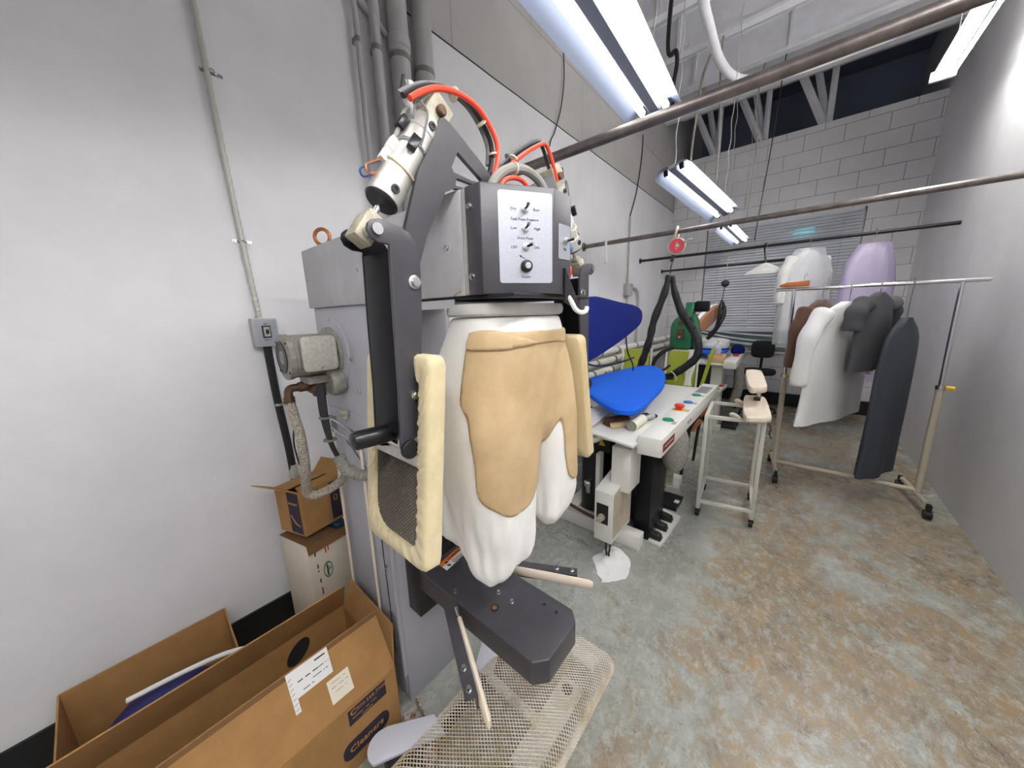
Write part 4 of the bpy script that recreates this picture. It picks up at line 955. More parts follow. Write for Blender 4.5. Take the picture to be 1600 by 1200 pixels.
text('lettering', 'C', .030, (PX+.0007, .292, .241), (0,1,0), (0,0,1), 'cardboard', pb, bold=0.0008)
text('lettering', '800.568.7708', .0195, (PX+.0007, .356, .242), (0,1,0), (0,0,1), 'cardboard', pb)
faint('xxxxxx xx xxx', .011, (PX+.0007, .33, .218), (0,1,0), (0,0,1), 'cardboard', pb)
faint('xxxxxxx', .010, (PX+.0007, .34, .203), (0,1,0), (0,0,1), 'cardboard', pb)
o = rrect(0.165, 0.072, 0.03, 6)
ov = MB().loft([[(PX, .325+a, .098+b_) for a, b_ in o], [(PX+.0005, .325+a, .098+b_) for a, b_ in o]]).build('printed_logo', 'print_navy', bx)
text('lettering', 'Cleaners', .034, (PX+.0007, .325, .098), (0,1,0), (0,0,1), 'cardboard', ov, bold=0.0006)
quad('printed_block', [(PX, -.02, .05), (PX, .085, .05), (PX, .085, .275), (PX, -.02, .275)], 'print_navy', bx, 0.0005)
e_ = MB(); pts = [(X0+.0035, .255+.04*math.cos(a)+.02*math.sin(a), .195+.05*math.sin(a)) for a in [2*PI*k/28 for k in range(28)]]
e_.loft([pts, [(x+.0005, y, z) for x, y, z in pts]]); e_.build('printed_oval', 'print_black', bx)

b2 = thing('cardboard_box', (-1.70, 0.48, 0.57), 'small open brown carton printed in navy, perched on the white carton by the wall', 'box')
A2, B2, C2 = V((-1.765, .345, 0)), V((-1.607, .398, 0)), V((-1.640, .575, 0)); D2 = A2 + C2 - B2
def z_(p, h): return V((p.x, p.y, h))
zb, zt = 0.572, 0.79
for p, q, nm in ((A2, B2, 'end_panel'), (B2, C2, 'front_panel'), (C2, D2, 'end_panel'), (D2, A2, 'back_panel')):
    sheet([z_(p, zb), z_(q, zb), z_(q, zt), z_(p, zt)], 0.004, 'cardboard', nm, b2)
sheet([z_(A2, zb+.003), z_(B2, zb+.003), z_(C2, zb+.003), z_(D2, zb+.003)], 0.004, 'cardboard_dark', 'base_panel', b2)
o1 = (A2-D2).normalized()
sheet([z_(A2, zt), z_(B2, zt), z_(B2+o1*.075, zt+.055), z_(A2+o1*.085, zt+.05)], 0.004, 'cardboard', 'end_flap', b2)
sheet([z_(D2, zt), z_(C2, zt), z_(C2+V((-.02,.05,0)), zt+.06), z_(D2+V((-.01,.05,0)), zt+.06)], 0.004, 'cardboard', 'end_flap', b2)
sheet([z_(D2, zt), z_(A2, zt), z_(A2+V((.10,.02,0)), zt+.012), z_(D2+V((.10,.02,0)), zt+.012)], 0.004, 'cardboard', 'back_flap', b2)
sheet([z_(B2, zt), z_(C2, zt), z_(C2+V((-.05,0,0)), zt+.01), z_(B2+V((-.05,0,0)), zt+.008)], 0.004, 'cardboard', 'front_flap', b2)
def onface(p, q, u0, u1, v0, v1, m__, nm):
    n = (q-p).cross(V((0,0,1))).normalized()*0.003
    f = lambda u, v: z_(p.lerp(q, u), zb + (zt-zb)*v) + n
    return quad(nm, [f(u0, v0), f(u1, v0), f(u1, v1), f(u0, v1)], m__, b2, 0.0005), f, n
pn, f, n = onface(A2, B2, .48, .93, .04, .97, 'print_navy', 'printed_panel')
faint('xxxx', .028, f(.7, .72)+n*.25, B2-A2, (0,0,1), 'cardboard', pn)
MB().tube([f(.55, .45)+n*.3, f(.7, .28)+n*.3, f(.86, .22)+n*.3], .003, 6, 6).build('printed_arc', 'cardboard', pn)
pn, f, n = onface(B2, C2, .72, .985, .06, .95, 'print_navy', 'printed_panel')
text('lettering', '0', .05, f(.86, .55)+n*.25, C2-B2, (0,0,1), 'cardboard', pn)
pn, f, n = onface(B2, C2, .18, .45, .82, .93, 'print_navy', 'hand_hole')
wc = thing('white_carton', (-1.70, .48, 0.0), 'tall white printed carton on the floor under the small brown carton', 'box')
W1, W2 = B2 + V((.022, -.015, 0)), C2 + V((.03, .022, 0)); W0 = A2 + V((-.015, -.012, 0)); W3 = W0 + W2 - W1
MB().loft([[z_(p, 0.0) for p in (W0, W1, W2, W3)], [z_(p, 0.535) for p in (W0, W1, W2, W3)]]).build('body', 'white_carton', wc, 0.003)
n = (W2-W1).cross(V((0,0,1))).normalized(); fw = lambda u, v, d=.0008: z_(W1.lerp(W2, u), v) + n*d
o_ = [(.5+.5*math.cos(a), .5*math.sin(a)) for a in [2*PI*k/28 for k in range(28)]]
em = MB().loft([[fw(.36+.20*(a-.5)*1.0, .365+.085*b_) for a, b_ in o_], [fw(.36+.20*(a-.5), .365+.085*b_, .0013) for a, b_ in o_]]).build('emblem', 'print_green', wc)
MB().loft([[fw(.36+.17*(a-.5)*1.0, .365+.07*b_, .0014) for a, b_ in o_], [fw(.36+.17*(a-.5), .365+.07*b_, .0016) for a, b_ in o_]]).build('emblem_field', 'white_carton', em)
quad('emblem_band', [fw(.325, .335, .0017), fw(.365, .335, .0017), fw(.365, .395, .0017), fw(.325, .395, .0017)], 'print_green', em, .0003)
text('lettering', 'R', .03, fw(.405, .365, .0018), W2-W1, (0,0,1), 'print_green', em)
for u, v, s, m__ in ((.42, .485, 'xxxxxxx', 'print_red'), (.36, .49, 'xxxx xxxx', 'print_red'), (.14, .48, 'xxxx', 'print_black'), (.16, .40, 'xxx x', 'print_black'), (.17, .33, 'xxx', 'print_black'), (.18, .27, 'xxxxx', 'print_black')):
    faint(s, .014, fw(u, v), (0,0,-1), W2-W1, m__, wc)
sheet([fw(0, .537, .002), fw(1.0, .537, .002), fw(1.0, .50, .014), fw(0, .495, .012)], .004, 'cardboard_dark', 'top_flap', wc)
sheet([z_(W0, .540), z_(W1, .540), z_(W2, .540), z_(W3, .540)], .004, 'cardboard_dark', 'lid', wc)
pl_ = MB(); pl_.loft([[V((-1.655+.055*math.cos(a), .54+.035*math.sin(a), .558)) + V((0,0,h)) + V((.01*math.cos(3*a)*k_, .008*math.sin(4*a)*k_, 0)) for a in [2*PI*i/20 for i in range(20)]] for h, k_ in ((-.014, .4), (-.006, 1.0), (.004, 1.0), (.012, .6))])
tag(pl_.build('plastic_film', 'blue_film', smooth=60), 'crumpled dark blue plastic film pinched between the two stacked cartons', 'plastic film')

lb_ = thing('cardboard_box', (-1.66, -0.12, 0), 'half-seen open brown carton by the baseboard with blue plastic inside', 'box')
x0, x1, y0, y1, h = -1.845, -1.50, -.36, .095, .27
sheet([(x1, y0, .003), (x1, y1, .003), (x1+.0, y1, .20), (x1, y0, .20)], .005, 'cardboard', 'front_panel', lb_)
sheet([(x0, y0, .003), (x0, y1, .003), (x0, y1, h), (x0, y0, h)], .005, 'cardboard', 'back_panel', lb_)
sheet([(x0, y1, .003), (x1, y1, .003), (x1, y1, .20), (x0, y1, h)], .005, 'cardboard', 'end_panel', lb_)
sheet([(x0, y0, .003), (x1, y0, .003), (x1, y0, .20), (x0, y0, h)], .005, 'cardboard', 'end_panel', lb_)
sheet([(x0, y0, .004), (x1, y0, .004), (x1, y1, .004), (x0, y1, .004)], .005, 'cardboard_dark', 'base_panel', lb_)
g = MB(); g.loft([ell(-1.67+.0, -.13, z, .13*k_, .17*k_, 24, 2.0) for z, k_ in ((.012, .8), (.05, 1.0), (.12, .98), (.165, .7), (.18, .3))])
tag(g.build('plastic_bag', 'blue_bag'), 'dark blue plastic bag stuffed in the half-seen carton by the baseboard', 'bag')
g = MB(); g.tube([(-1.60, -.20, .290), (-1.575, -.06, .292), (-1.535, .06, .295), (-1.465, .142, .30), (-1.44, .150, .302), (-1.432, .140, .30), (-1.438, .115, .297), (-1.475, .02, .29), (-1.50, -.12, .283), (-1.515, -.22, .278)], .0085, 10, 6)
tag(g.build('plastic_hanger', 'white_plastic'), 'white plastic hanger lying across the half-seen carton by the baseboard', 'hanger')

# ------------------------------------------------------------------ utility press with blue padded bucks
up_ = thing('utility_press', (-0.9, 2.5, 0.0), 'white utility press with bright blue lower buck and navy upper buck', 'pressing machine')
MB().prism([(-1.12, 1.775), (-.90, 1.775), (-.60, 1.70), (-.60, 3.43), (-1.12, 3.43)], 'z', .815, .83).build('table_top', 'press_white', up_, 0.003)
c = MB(); c.bb(-1.1, -.62, 1.86, 3.40, .76, .815); c.build('table_apron', 'press_white', up_, 0.003)
MB().prism([(-.60, 1.765), (-.474, 1.775), (-.474, 3.44), (-.60, 3.44)], 'z', .765, .872).build('control_bar', 'press_white', up_, 0.004)
nb = quad('maker_plate', [(-.4735, 1.80, .79), (-.4735, 2.02, .79), (-.4735, 2.02, .838), (-.4735, 1.80, .838)], 'dark_red', up_, .001)
MB().bb(-.4725, -.472, 1.83, 1.99, .812, .818).build('plate_mark', 'press_white', nb)
faint('x x', .05, (-.4728, 2.38, .815), (0,1,0), (0,0,1), 'print_black', up_)
for y, m__, nm in ((2.14, 'btn_green', 'green_button'), (2.65, 'btn_blue', 'blue_button'), (2.92, 'btn_green', 'green_button')):
    MB().lathe([(.034, 0), (.034, .004), (.030, .005), (.028, .009)], (-.545, y, .872), (0,0,1), 24).build(nm, m__, up_)
k = MB().lathe([(.042, 0), (.042, .002)], (-.55, 2.42, .872), (0,0,1), 24).build('stop_collar', 'btn_yellow', up_)
MB().lathe([(.018, 0), (.018, .018), (.032, .020), (.033, .032), (.024, .038)], (-.55, 2.42, .874), (0,0,1), 24).build('stop_button', 'btn_red', k)
c = quad('instruction_label', [(-.585, 3.02, .8725), (-.49, 3.02, .8725), (-.49, 3.30, .8725), (-.585, 3.30, .8725)], 'panel_foil', up_, .0006)
for k in range(5): MB().bb(-.575, -.50 - .01*(k % 2), 3.05+.05*k, 3.065+.05*k, .8732, .8736).build('label_line', 'print_black', c)
for y in (2.10, 2.42, 2.65, 2.92): quad('button_caption', [(-.512, y-.03, .8725), (-.487, y-.03, .8725), (-.487, y+.03, .8725), (-.512, y+.03, .8725)], 'switch_grey', up_, .0004)
MB().bb(-.76, -.645, 1.80, 1.98, .48, .76).build('pedestal', 'press_white', up_, .004)
cb = MB().loft([[(-.815, 1.70, .17), (-.70, 1.70, .17), (-.70, 2.0, .17), (-.815, 2.0, .17)], [(-.815, 1.70, .50), (-.70, 1.70, .50), (-.70, 2.0, .56), (-.815, 2.0, .56)]]).build('control_box', 'press_white', up_, .004)
quad('stained_cover', [(-.699, 1.715, .20), (-.699, 1.985, .20), (-.699, 1.985, .545), (-.699, 1.715, .49)], 'press_stain', cb, .002)
MB().bb(-.80, -.725, 1.6985, 1.70, .29, .42).build('valve_opening', 'black_paint', cb)
MB().lathe([(.022, 0), (.022, .012), (.013, .014), (.013, .03), (.018, .03), (.018, .04)], (-.765, 1.699, .335), (0,-1,0), 14).build('brass_fitting', 'cast_alloy', cb)
for dx in (0, .025): MB().tube([(-.755+dx, 1.76, .175), (-.755+dx, 1.755, .10), (-.745+dx*.6, 1.742, .07), (-.742+dx*.6, 1.738, .055)], .0065, 8, 6).build('outlet_hose', 'black_hose', cb)
MB().bb(-1.22, -.62, 1.96, 2.05, 0, .10).build('base_rail', 'press_white', up_, .004)
MB().bb(-1.22, -.62, 2.95, 3.04, 0, .10).build('base_rail', 'press_white', up_, .004)
MB().bb(-1.22, -1.12, 2.05, 2.95, 0, .10).build('base_rail', 'press_white', up_, .004)
c = MB(); c.bb(-.945, -.915, 1.975, 2.03, .10, .60); c.build('upright', 'press_white', up_)
MB().bb(-1.18, -.70, 2.22, 3.05, .04, .70).build('machine_housing', 'black_paint', up_, .01)
MB().bb(-.70, -.60, 2.08, 2.40, .02, .765).build('black_post', 'black_gloss', up_, .004)
MB().tube([(-.82, 2.14, .30), (-.82, 2.14, .50), (-.84, 2.14, .66), (-.90, 2.14, .74)], .085, 16, 14, rf=lambda u: 1+.05*math.sin(u*110)).build('corrugated_duct', 'black_rubber', up_)
MB().cyl((-1.03, 2.12, .12), (-1.03, 2.12, .62), .085, seg=20).build('vacuum_motor', 'black_paint', up_)
MB().lathe([(.02, 0), (.02, .06), (.028, .06), (.028, .09), (.015, .10)], (-1.02, 2.03, .26), (0,-.2,1), 12).build('drain_fitting', 'steel', up_)
MB().tube([(-1.15, 1.95, .16), (-1.0, 1.94, .14), (-.85, 1.945, .13), (-.79, 1.94, .15)], .012, 8, 6).build('copper_pipe', 'brass_brown', up_)
c = MB().prism([(-.955, .645), (-.905, .645), (-.93, .69)], 'y', 2.026, 2.030).build('hazard_triangle', 'yellow_mark', up_)
MB().bb(-.99, -.87, 2.03, 2.05, .60, .74).build('hazard_board', 'black_paint', up_)
MB().tube([(-1.12, 1.80, .80), (-1.0, 1.79, .765), (-.90, 1.82, .76), (-.86, 1.85, .78)], .022, 10, 6).build('cable_guard', 'press_white', up_)
MB().lathe([(.05, 0), (.075, .04), (.085, .14), (.08, .22), (.06, .28)], (-.53, 2.30, .49), (0,0,1), 24).build('hanging_duct', 'motor_grey', up_)
MB().bb(-.69, -.655, 2.56, 2.60, .05, .765).build('support_leg', 'rail_dark', up_)
# foot pedals
pp = MB().prism([(-.67, 2.10), (-.52, 2.09), (-.50, 2.52), (-.66, 2.55)], 'z', 0.0, .014).build('pedal_plate', 'press_white', up_)
for y in (2.15, 2.28, 2.41):
    k = MB(); k.loft([[(-.70, y-.03, .016), (-.53, y-.03, .016), (-.53, y+.03, .016), (-.70, y+.03, .016)], [(-.70, y-.03, .075), (-.54, y-.026, .05), (-.54, y+.026, .05), (-.70, y+.03, .075)]])
    kk = k.build('pedal', 'black_paint', up_, .004)
    for j in range(4): MB().cyl((-.555-.014*j, y-.024, .0525+.0022*j), (-.555-.014*j, y+.024, .0525+.0022*j), .003, seg=6).build('tread_rib', 'steel', kk)
c = MB().bb(-.72, -.55, 2.58, 2.80, .0, .03).build('pedal_housing', 'black_paint', up_)
quad('white_sticker', [(-.59, 2.66, .0305), (-.555, 2.66, .0305), (-.555, 2.71, .0305), (-.59, 2.71, .0305)], 'paper', c)
for j, (xx, yy) in enumerate(((-.62, 2.45), (-.60, 2.5))): MB().bb(xx, xx+.03, yy, yy+.004, .25, .55).build('hanging_tag', 'cast_alloy', up_)
# bucks
lbk = [(-1.30, 2.36), (-1.30, 2.62), (-1.245, 2.95), (-1.15, 3.30), (-1.06, 3.39), (-.97, 3.33), (-.83, 3.05), (-.716, 2.614), (-.678, 2.267), (-.663, 2.02), (-.672, 1.885), (-.755, 1.846), (-.867, 1.912), (-1.02, 2.05), (-1.18, 2.22)]
lbk = [(p.x, p.y) for p in cat([(x, y, 0) for x, y in lbk], 4, True)]
pillow('lower_buck', 'buck_blue', up_, [(x, y, 1.0 + .02*(y-2.5)) for x, y in lbk], (0, 0, -1), .05)
c = MB(); c.cyl((-1.0, 2.5, .82), (-1.0, 2.5, .955), .06, .09, 16); c.build('buck_support', 'press_white', up_)
ubk = [(1.50, 1.44), (1.70, 1.575), (1.95, 1.632), (2.15, 1.655), (2.30, 1.648), (2.607, 1.62), (2.90, 1.597), (3.05, 1.56), (3.088, 1.51), (3.049, 1.446), (2.915, 1.396), (2.64, 1.328), (2.342, 1.268), (2.087, 1.225), (1.85, 1.21), (1.6, 1.29)]
ubk = [(p.y, p.z) for p in cat([(0, y, z) for y, z in ubk], 4, True)]
pillow('upper_buck', 'buck_navy', up_, [(-1.05 - .06*(z-1.4), y, z) for y, z in ubk], (-1, 0, -.06), .06)
c = MB(); c.loft([[(-1.12, y, z) for y, z in ((1.75, 1.50), (2.85, 1.55), (2.7, 1.40), (1.8, 1.32))], [(-1.17, y, z) for y, z in ((1.75, 1.50), (2.85, 1.55), (2.7, 1.40), (1.8, 1.32))]]); c.build('head_casting', 'press_white', up_, .006)
MB().tube([(-1.16, 2.30, 1.45), (-1.30, 2.30, 1.40), (-1.34, 2.32, 1.1), (-1.28, 2.35, .85), (-1.15, 2.4, .72)], .035, 10, 8).build('head_arm', 'black_paint', up_)
MB().tube([(-1.10, 2.8, 1.36), (-1.10, 2.86, 1.2), (-1.09, 2.98, 1.06), (-1.12, 3.05, .9), (-1.1, 3.1, .83)], .006, 6, 8).build('head_wire', 'black_hose', up_)
MB().tube([(-1.12, 2.0, 1.26), (-1.15, 2.3, 1.15), (-1.15, 2.7, 1.11), (-1.13, 3.1, 1.12)], .008, 6, 8).build('head_hose', 'black_hose', up_)
sheet([(-1.15, 2.02, .895), (-1.02, 1.82, .862), (-.90, 1.83, .850), (-.915, 2.12, .868)], .012, 'press_white', 'side_tray', up_)
# loose things on the press table
br = thing('garment_brush', (-.80, 1.97, .83), 'brown bristle garment brush with pale wooden back on the press table', 'brush')
Xb = Matrix.Translation((-.805, 1.995, .8315)) @ Matrix.Rotation(math.radians(62), 4, 'Z')
c = MB(); c.loft([[Xb @ V((a, b_, 0.004)) for a, b_ in ((-.095, -.030), (.085, -.022), (.085, .05), (-.095, .05))], [Xb @ V((a, b_, .05)) for a, b_ in ((-.08, -.02), (.078, -.014), (.078, .042), (-.08, .042))]]); c.build('bristles', 'bristle', br, .008)
c = MB(); o = rrect(.19, .034, .016); c.loft([[Xb @ V((a, b_-.042, .002)) for a, b_ in o], [Xb @ V((a, b_-.042, .032)) for a, b_ in o]]); c.build('wooden_back', 'wood_pale', br, .004)
lr = thing('lint_roller', (-.68, 2.03, .83), 'white lint roller with grey handle lying beside the garment brush', 'lint roller')
d = V((.012, .32, 0)).normalized(); p = V((-.695, 1.93, .862))
c = MB(); c.cyl(p, p + d*.17, .031, seg=24); c.build('paper_roll', 'roller_paper', lr)
MB().lathe([(.031, 0), (.031, .004), (.012, .005), (.006, .004)], p - d*.0005, -d, 24).build('end_cap', 'motor_grey', lr)
MB().lathe([(.012, 0), (.012, .05), (.018, .06), (.018, .13), (.012, .14)], p + d*.17, (d + V((.15, 0, -.06))), 14).build('handle', 'switch_grey', lr)
sc = thing('scissors', (-.80, 2.2, .83), 'black handled scissors lying open near the blue lower buck', 'scissors')
for a in (-1, 1):
    MB().loft([[(-.72+.012*a, 2.24, .833), (-.72+.018*a, 2.24, .833), (-.755+.01*a, 2.12, .833)], [(-.72+.012*a, 2.24, .836), (-.72+.018*a, 2.24, .836), (-.755+.01*a, 2.12, .836)]]).build('blade', 'steel', sc)
    MB().tube([V((-.705+.028*a+.020*math.cos(t), 2.285+.03*math.sin(t), .838)) for t in [2*PI*i/14 for i in range(14)]], .006, 8, 1, closed=True).build('handle', 'black_plastic', sc)
# white rag under the control box
rg = MB(); rows = []
for i in range(22):
    row = []
    for j in range(22):
        u, v = i/21, j/21
        a0 = V((-.83, 1.72, 0)).lerp(V((-.69, 1.56, 0)), u); a1 = V((-.77, 1.90, 0)).lerp(V((-.595, 1.68, 0)), u)
        a1 = a1 + V((.045*math.sin(PI*u), .06*math.sin(PI*u), 0))
        p = a0.lerp(a1, v); h = .006 + .030*max(0, mnoise.noise(V((p.x*16, p.y*16, 3))))*(1 - (2*u-1)**4)*(1-(2*v-1)**4) + .03*math.exp(-((u-.3)**2+(v-.6)**2)*14)
        p = p + V((.02*mnoise.noise(V((u*4, v*4, 0))), .02*mnoise.noise(V((u*4, v*4, 9))), h)); row.append(p)
    rows.append(row)
rg.loft(rows, False, False, closed=False); ro = rg.build('rag', 'white_cloth', smooth=180)
ro.modifiers.new('thick', 'SOLIDIFY').thickness = .003
tag(ro, 'crumpled white rag on the floor below the white control box hoses', 'rag')

# ------------------------------------------------------------------ insulated pipes along the left wall
for k, (z, r, x) in enumerate(((.83, .045, XW+.13), (.95, .042, XW+.125), (1.06, .042, XW+.12))):
    t = thing('insulated_pipe', (x, 4.5, z), ('lowest', 'middle', 'highest')[k] + ' of the three white insulated pipes running along the left wall', 'pipe', 'insulated steam pipes')
    MB().cyl((x, 2.6, z), (x, 6.6, z), r, seg=18).build('lagging', 'lagging', t)
    for y in (3.45, 3.95, 4.6, 5.3, 6.0): MB().lathe([(r*1.03, 0), (r*1.03, .05)], (x, y + .1*k, z), (0,1,0), 18).build('band', 'lag_band', t)
    for y in (2.9, 4.2, 5.8): c = MB(); c.bb(XW+.001, x, y-.015, y+.015, z-r-.010, z-r); c.build('bracket', 'rail_dark', t)
    if k < 2:
        y = 3.72 + .5*k; c = MB(); c.cyl((x+r*.6, y, z), (x+r+.06, y, z), .015, seg=10); c.cyl((x+r+.05, y-.04, z), (x+r+.05, y+.04, z), .012, seg=8); c.cyl((x+r+.055, y, z+.03), (x+r+.055, y, z-.06), .010, seg=8); c.build('valve', 'rusty', t)
t = thing('ledge_shelf', (XW, 3.6, .70), 'narrow white ledge on the left wall below the insulated pipes', 'shelf')
MB().bb(XW+.001, XW+.15, 2.6, 4.9, .69, .71).build('board', 'lagging', t, .003)
for y in (2.9, 3.8, 4.6): MB().prism([(XW+.001, .69), (XW+.12, .69), (XW+.001, .52)], 'y', y-.006, y+.006).build('bracket', 'rail_dark', t)
t = thing('junction_box', (XW, 4.72, 1.84), 'grey electrical box with conduit on the far end of the left wall', 'electrical box')
MB().bb(XW+.001, XW+.06, 4.60, 4.80, 1.76, 1.92).build('enclosure', 'switch_grey', t, .004)
MB().tube([(XW+.02, 4.70, 1.92), (XW+.02, 4.69, 2.78)], .011, 8, 1).build('conduit_pipe', 'conduit', t)
MB().tube([(XW+.03, 4.80, 1.86), (XW+.03, 4.95, 1.87), (XW+.03, 5.08, 1.80), (XW+.03, 5.11, 1.6), (XW+.03, 5.11, 1.0)], .016, 8, 8).build('bent_conduit', 'conduit', t)
MB().tube([(XW+.02, 4.70, 1.76), (XW+.02, 4.70, 1.0)], .010, 8, 1).build('drop_conduit', 'conduit', t)
def wire(pts, r, label, m__='rail_dark', nm='hanging_cable', c_='cable'):
    return tag(MB().tube(pts, r, 6, 8).build(nm, m__), label, c_)
wire([(XW+.012, 3.0, 3.82), (XW+.012, 3.01, 3.63), (XW+.012, 2.965, 3.39), (XW+.014, 2.858, 3.149), (XW+.014, 2.77, 3.0), (XW+.014, 2.7, 2.6)], .005, 'thin dark wire drooping down the left wall above the red air hoses')
wire([(XW+.012, 5.02, 3.86), (XW+.012, 5.0, 3.55), (XW+.014, 4.87, 3.12), (XW+.014, 4.69, 2.79)], .007, 'dark wire curving down the left wall into the junction box conduit')
wire([(-.97, 4.62, 4.33), (-1.054, 4.5, 4.0), (-1.07, 4.45, 3.7), (-1.086, 4.4, 3.30), (-1.09, 4.4, 3.1)], .012, 'grey cable hanging from the ceiling joist beside the second fluorescent light', 'motor_grey')
wire([(-.92, 4.62, 4.34), (-.91, 4.56, 4.0), (-.86, 4.5, 3.5), (-.84, 4.48, 2.9)], .009, 'dark cable hanging straight down in front of the painted beam struts', 'motor_grey')
wire([(-.62, 5.40, 4.34), (-.66, 5.36, 3.9), (-.60, 5.3, 3.5), (-.615, 5.3, 2.62)], .008, 'looping grey cable dropping to the small distant fluorescent light', 'motor_grey')
wire([(-.43, 5.40, 4.34), (-.46, 5.34, 3.4), (-.49, 5.25, 2.7), (-.5, 5.2, 2.35)], .006, 'thin dark cable hanging closest to the right of the far struts')
wire([(-.72, 2.47, 4.33), (-.73, 2.35, 3.6), (-.735, 2.3, 3.02), (-.69, 2.3, 2.97), (-.68, 2.3, 2.9), (-.685, 2.28, 2.8), (-.66, 2.2, 2.66)], .012, 'thick dark cord looping into the end of the large overhead light')
MB_ = MB().tube([(-.84, 3.2, 4.2), (-.842, 3.387, 3.92), (-.852, 3.69, 3.9), (-.859, 3.96, 3.9), (-.855, 4.23, 3.9), (-.812, 4.505, 3.9), (-.724, 4.70, 3.9), (-.55, 4.87, 3.9), (-.2, 5.05, 3.95), (.4, 5.15, 4.0)], .04, 12, 8)
tag(MB_.build('bent_pipe', 'joist_paint'), 'thick white bent pipe curving under the ceiling joists', 'pipe')

# ------------------------------------------------------------------ spring balancer and its hoses
t = thing('spring_balancer', (-.925, 3.455, 2.13), 'red and silver spring balancer hanging from the second clothes rail', 'balancer')
MB().lathe([(.05, -.03), (.075, -.025), (.078, 0), (.075, .02), (.055, .03)], (-.92, 3.455, 2.12), (.35,-.94,0), 24).build('housing', 'aluminium', t)
c = MB().lathe([(.064, .030), (.062, .034)], (-.92, 3.455, 2.12), (.35,-.94,0), 24).build('red_label', 'red_tag', t)
MB().lathe([(.018, .034), (.014, .038)], (-.92, 3.455, 2.12), (.35,-.94,0), 16).build('label_badge', 'cast_alloy', c)
for k in range(2): MB().bb(-.955+.0, -.905, 3.4185, 3.4195, 2.142-.05*k, 2.148-.05*k).build('label_line', 'paper', c)
MB().tube([(-.925, 3.455, 2.18), (-.93, 3.425, 2.21), (-.918, 3.417, 2.25), (-.92, 3.455, 2.286), (-.925, 3.493, 2.25), (-.922, 3.485, 2.21), (-.922, 3.46, 2.18)], .011, 8, 6).build('hanging_strap', 'tie', t)
MB().cyl((-.86, 3.44, 2.15), (-.79, 3.44, 2.16), .012, seg=10).build('side_lever', 'aluminium', t)
MB().cyl((-.94, 3.455, 2.05), (-.955, 3.455, 1.99), .016, seg=10).build('cable_guide', 'black_plastic', t)
MB().cyl((-.948, 3.455, 2.0), (-.962, 3.455, 1.885), .005, seg=8).build('cable', 'rail_dark', t)
t = thing('steam_iron', (-1.18, 3.4, .83), 'steam iron wrapped in black, hanging on black padded hose behind the bright blue buck', 'steam iron')
SL = [(-.968, 3.44, 1.87), (-.985, 3.42, 1.72), (-1.061, 3.4, 1.458), (-1.093, 3.4, 1.271), (-1.145, 3.4, 1.076), (-1.183, 3.4, .954)]
MB().tube(SL, .030, 12, 10, rf=lambda u: .7+.45*min(1, u*4) + .10*math.sin(u*40)).build('steam_hose', 'black_wrap', t)
MB().lathe([(.05, 0), (.085, .05), (.075, .12), (.04, .16)], (-1.21, 3.4, .82), (.15, 0, 1), 16).build('iron_body', 'black_wrap', t)
SRt = [(-.955, 3.51, 1.865), (-.925, 3.52, 1.72), (-.85, 3.55, 1.512), (-.759, 3.6, 1.358), (-.697, 3.6, 1.206), (-.705, 3.6, 1.094), (-.799, 3.6, .985), (-.90, 3.6, .905)]
t = thing('padded_hose', (-.8, 3.6, 1.2), 'black padded steam hose sweeping in front of the green machine', 'hose')
MB().tube(SRt, .031, 12, 10, rf=lambda u: .7+.5*min(1, u*4) + .06*math.sin(u*50)).build('padding', 'black_wrap', t)
MB().tube([(-.90, 3.6, .905), (-.982, 3.6, .885), (-1.06, 3.6, .895), (-1.105, 3.6, .93), (-1.095, 3.6, 1.03), (-1.02, 3.6, 1.125), (-.931, 3.65, 1.174)], .020, 10, 8).build('looped_hose', 'black_hose', t)
MB().tube([(-1.09, 3.6, .90), (-1.0, 3.62, .94), (-.95, 3.65, .99)], .012, 8, 8).build('looped_hose', 'black_hose', t)
MB().tube([(-.915, 3.565, .94), (-.88, 3.56, .91), (-.86, 3.57, .86), (-.875, 3.58, .84)], .006, 6, 6).build('white_tie', 'tie', t)
MB().tube([(-1.1, 3.6, .90), (-1.08, 3.62, .87), (-1.0, 3.6, .86), (-.9, 3.6, .87)], .022, 8, 8).build('cord_bundle', 'black_rubber', t)

# ------------------------------------------------------------------ green machine and lime chairs
t = thing('green_press_machine', (-1.0, 4.35, 0), 'dark green enamelled machine with oval front cover behind the black padded hose', 'machine')
fr_ = [(-1.13+.0, 1.10)] ; cxx, czz, hw = -1.005, 1.33, .115
out = [(cxx-hw, 1.12), (cxx-hw*.6, 1.095), (cxx+hw*.6, 1.095), (cxx+hw, 1.12)] + [(cxx+hw*math.cos(a), czz+.15*math.sin(a)) for a in [PI*k/14 for k in range(15)]]
MB().prism(out, 'y', 4.20, 4.42).build('housing', 'green_enamel', t, .008)
cv = MB().prism([(cxx+(x-cxx)*.92, 1.29+(z-1.29)*.92) for x, z in out], 'y', 4.185, 4.20).build('front_cover', 'green_enamel', t, .006)
for (xa, xb_, za, zb_) in ((-1.035, -.985, 1.37, 1.42), (-1.045, -.965, 1.22, 1.33)): MB().bb(xa, xb_, 4.182, 4.186, za, zb_).build('access_slot', 'brass_brown', cv)
MB().cyl((-1.005, 4.185, 1.24), (-1.005, 4.165, 1.24), .016, seg=12).build('drive_pulley', 'steel', cv)
MB().loft([[(-.90, 4.2, 1.50), (-.86, 4.2, 1.42), (-.80, 4.2, 1.12), (-.86, 4.2, 1.10), (-.885, 4.2, 1.3)], [(-.90, 4.40, 1.50), (-.86, 4.40, 1.42), (-.80, 4.40, 1.12), (-.86, 4.40, 1.10), (-.885, 4.40, 1.3)]]).build('side_flange', 'green_enamel', t, .004)
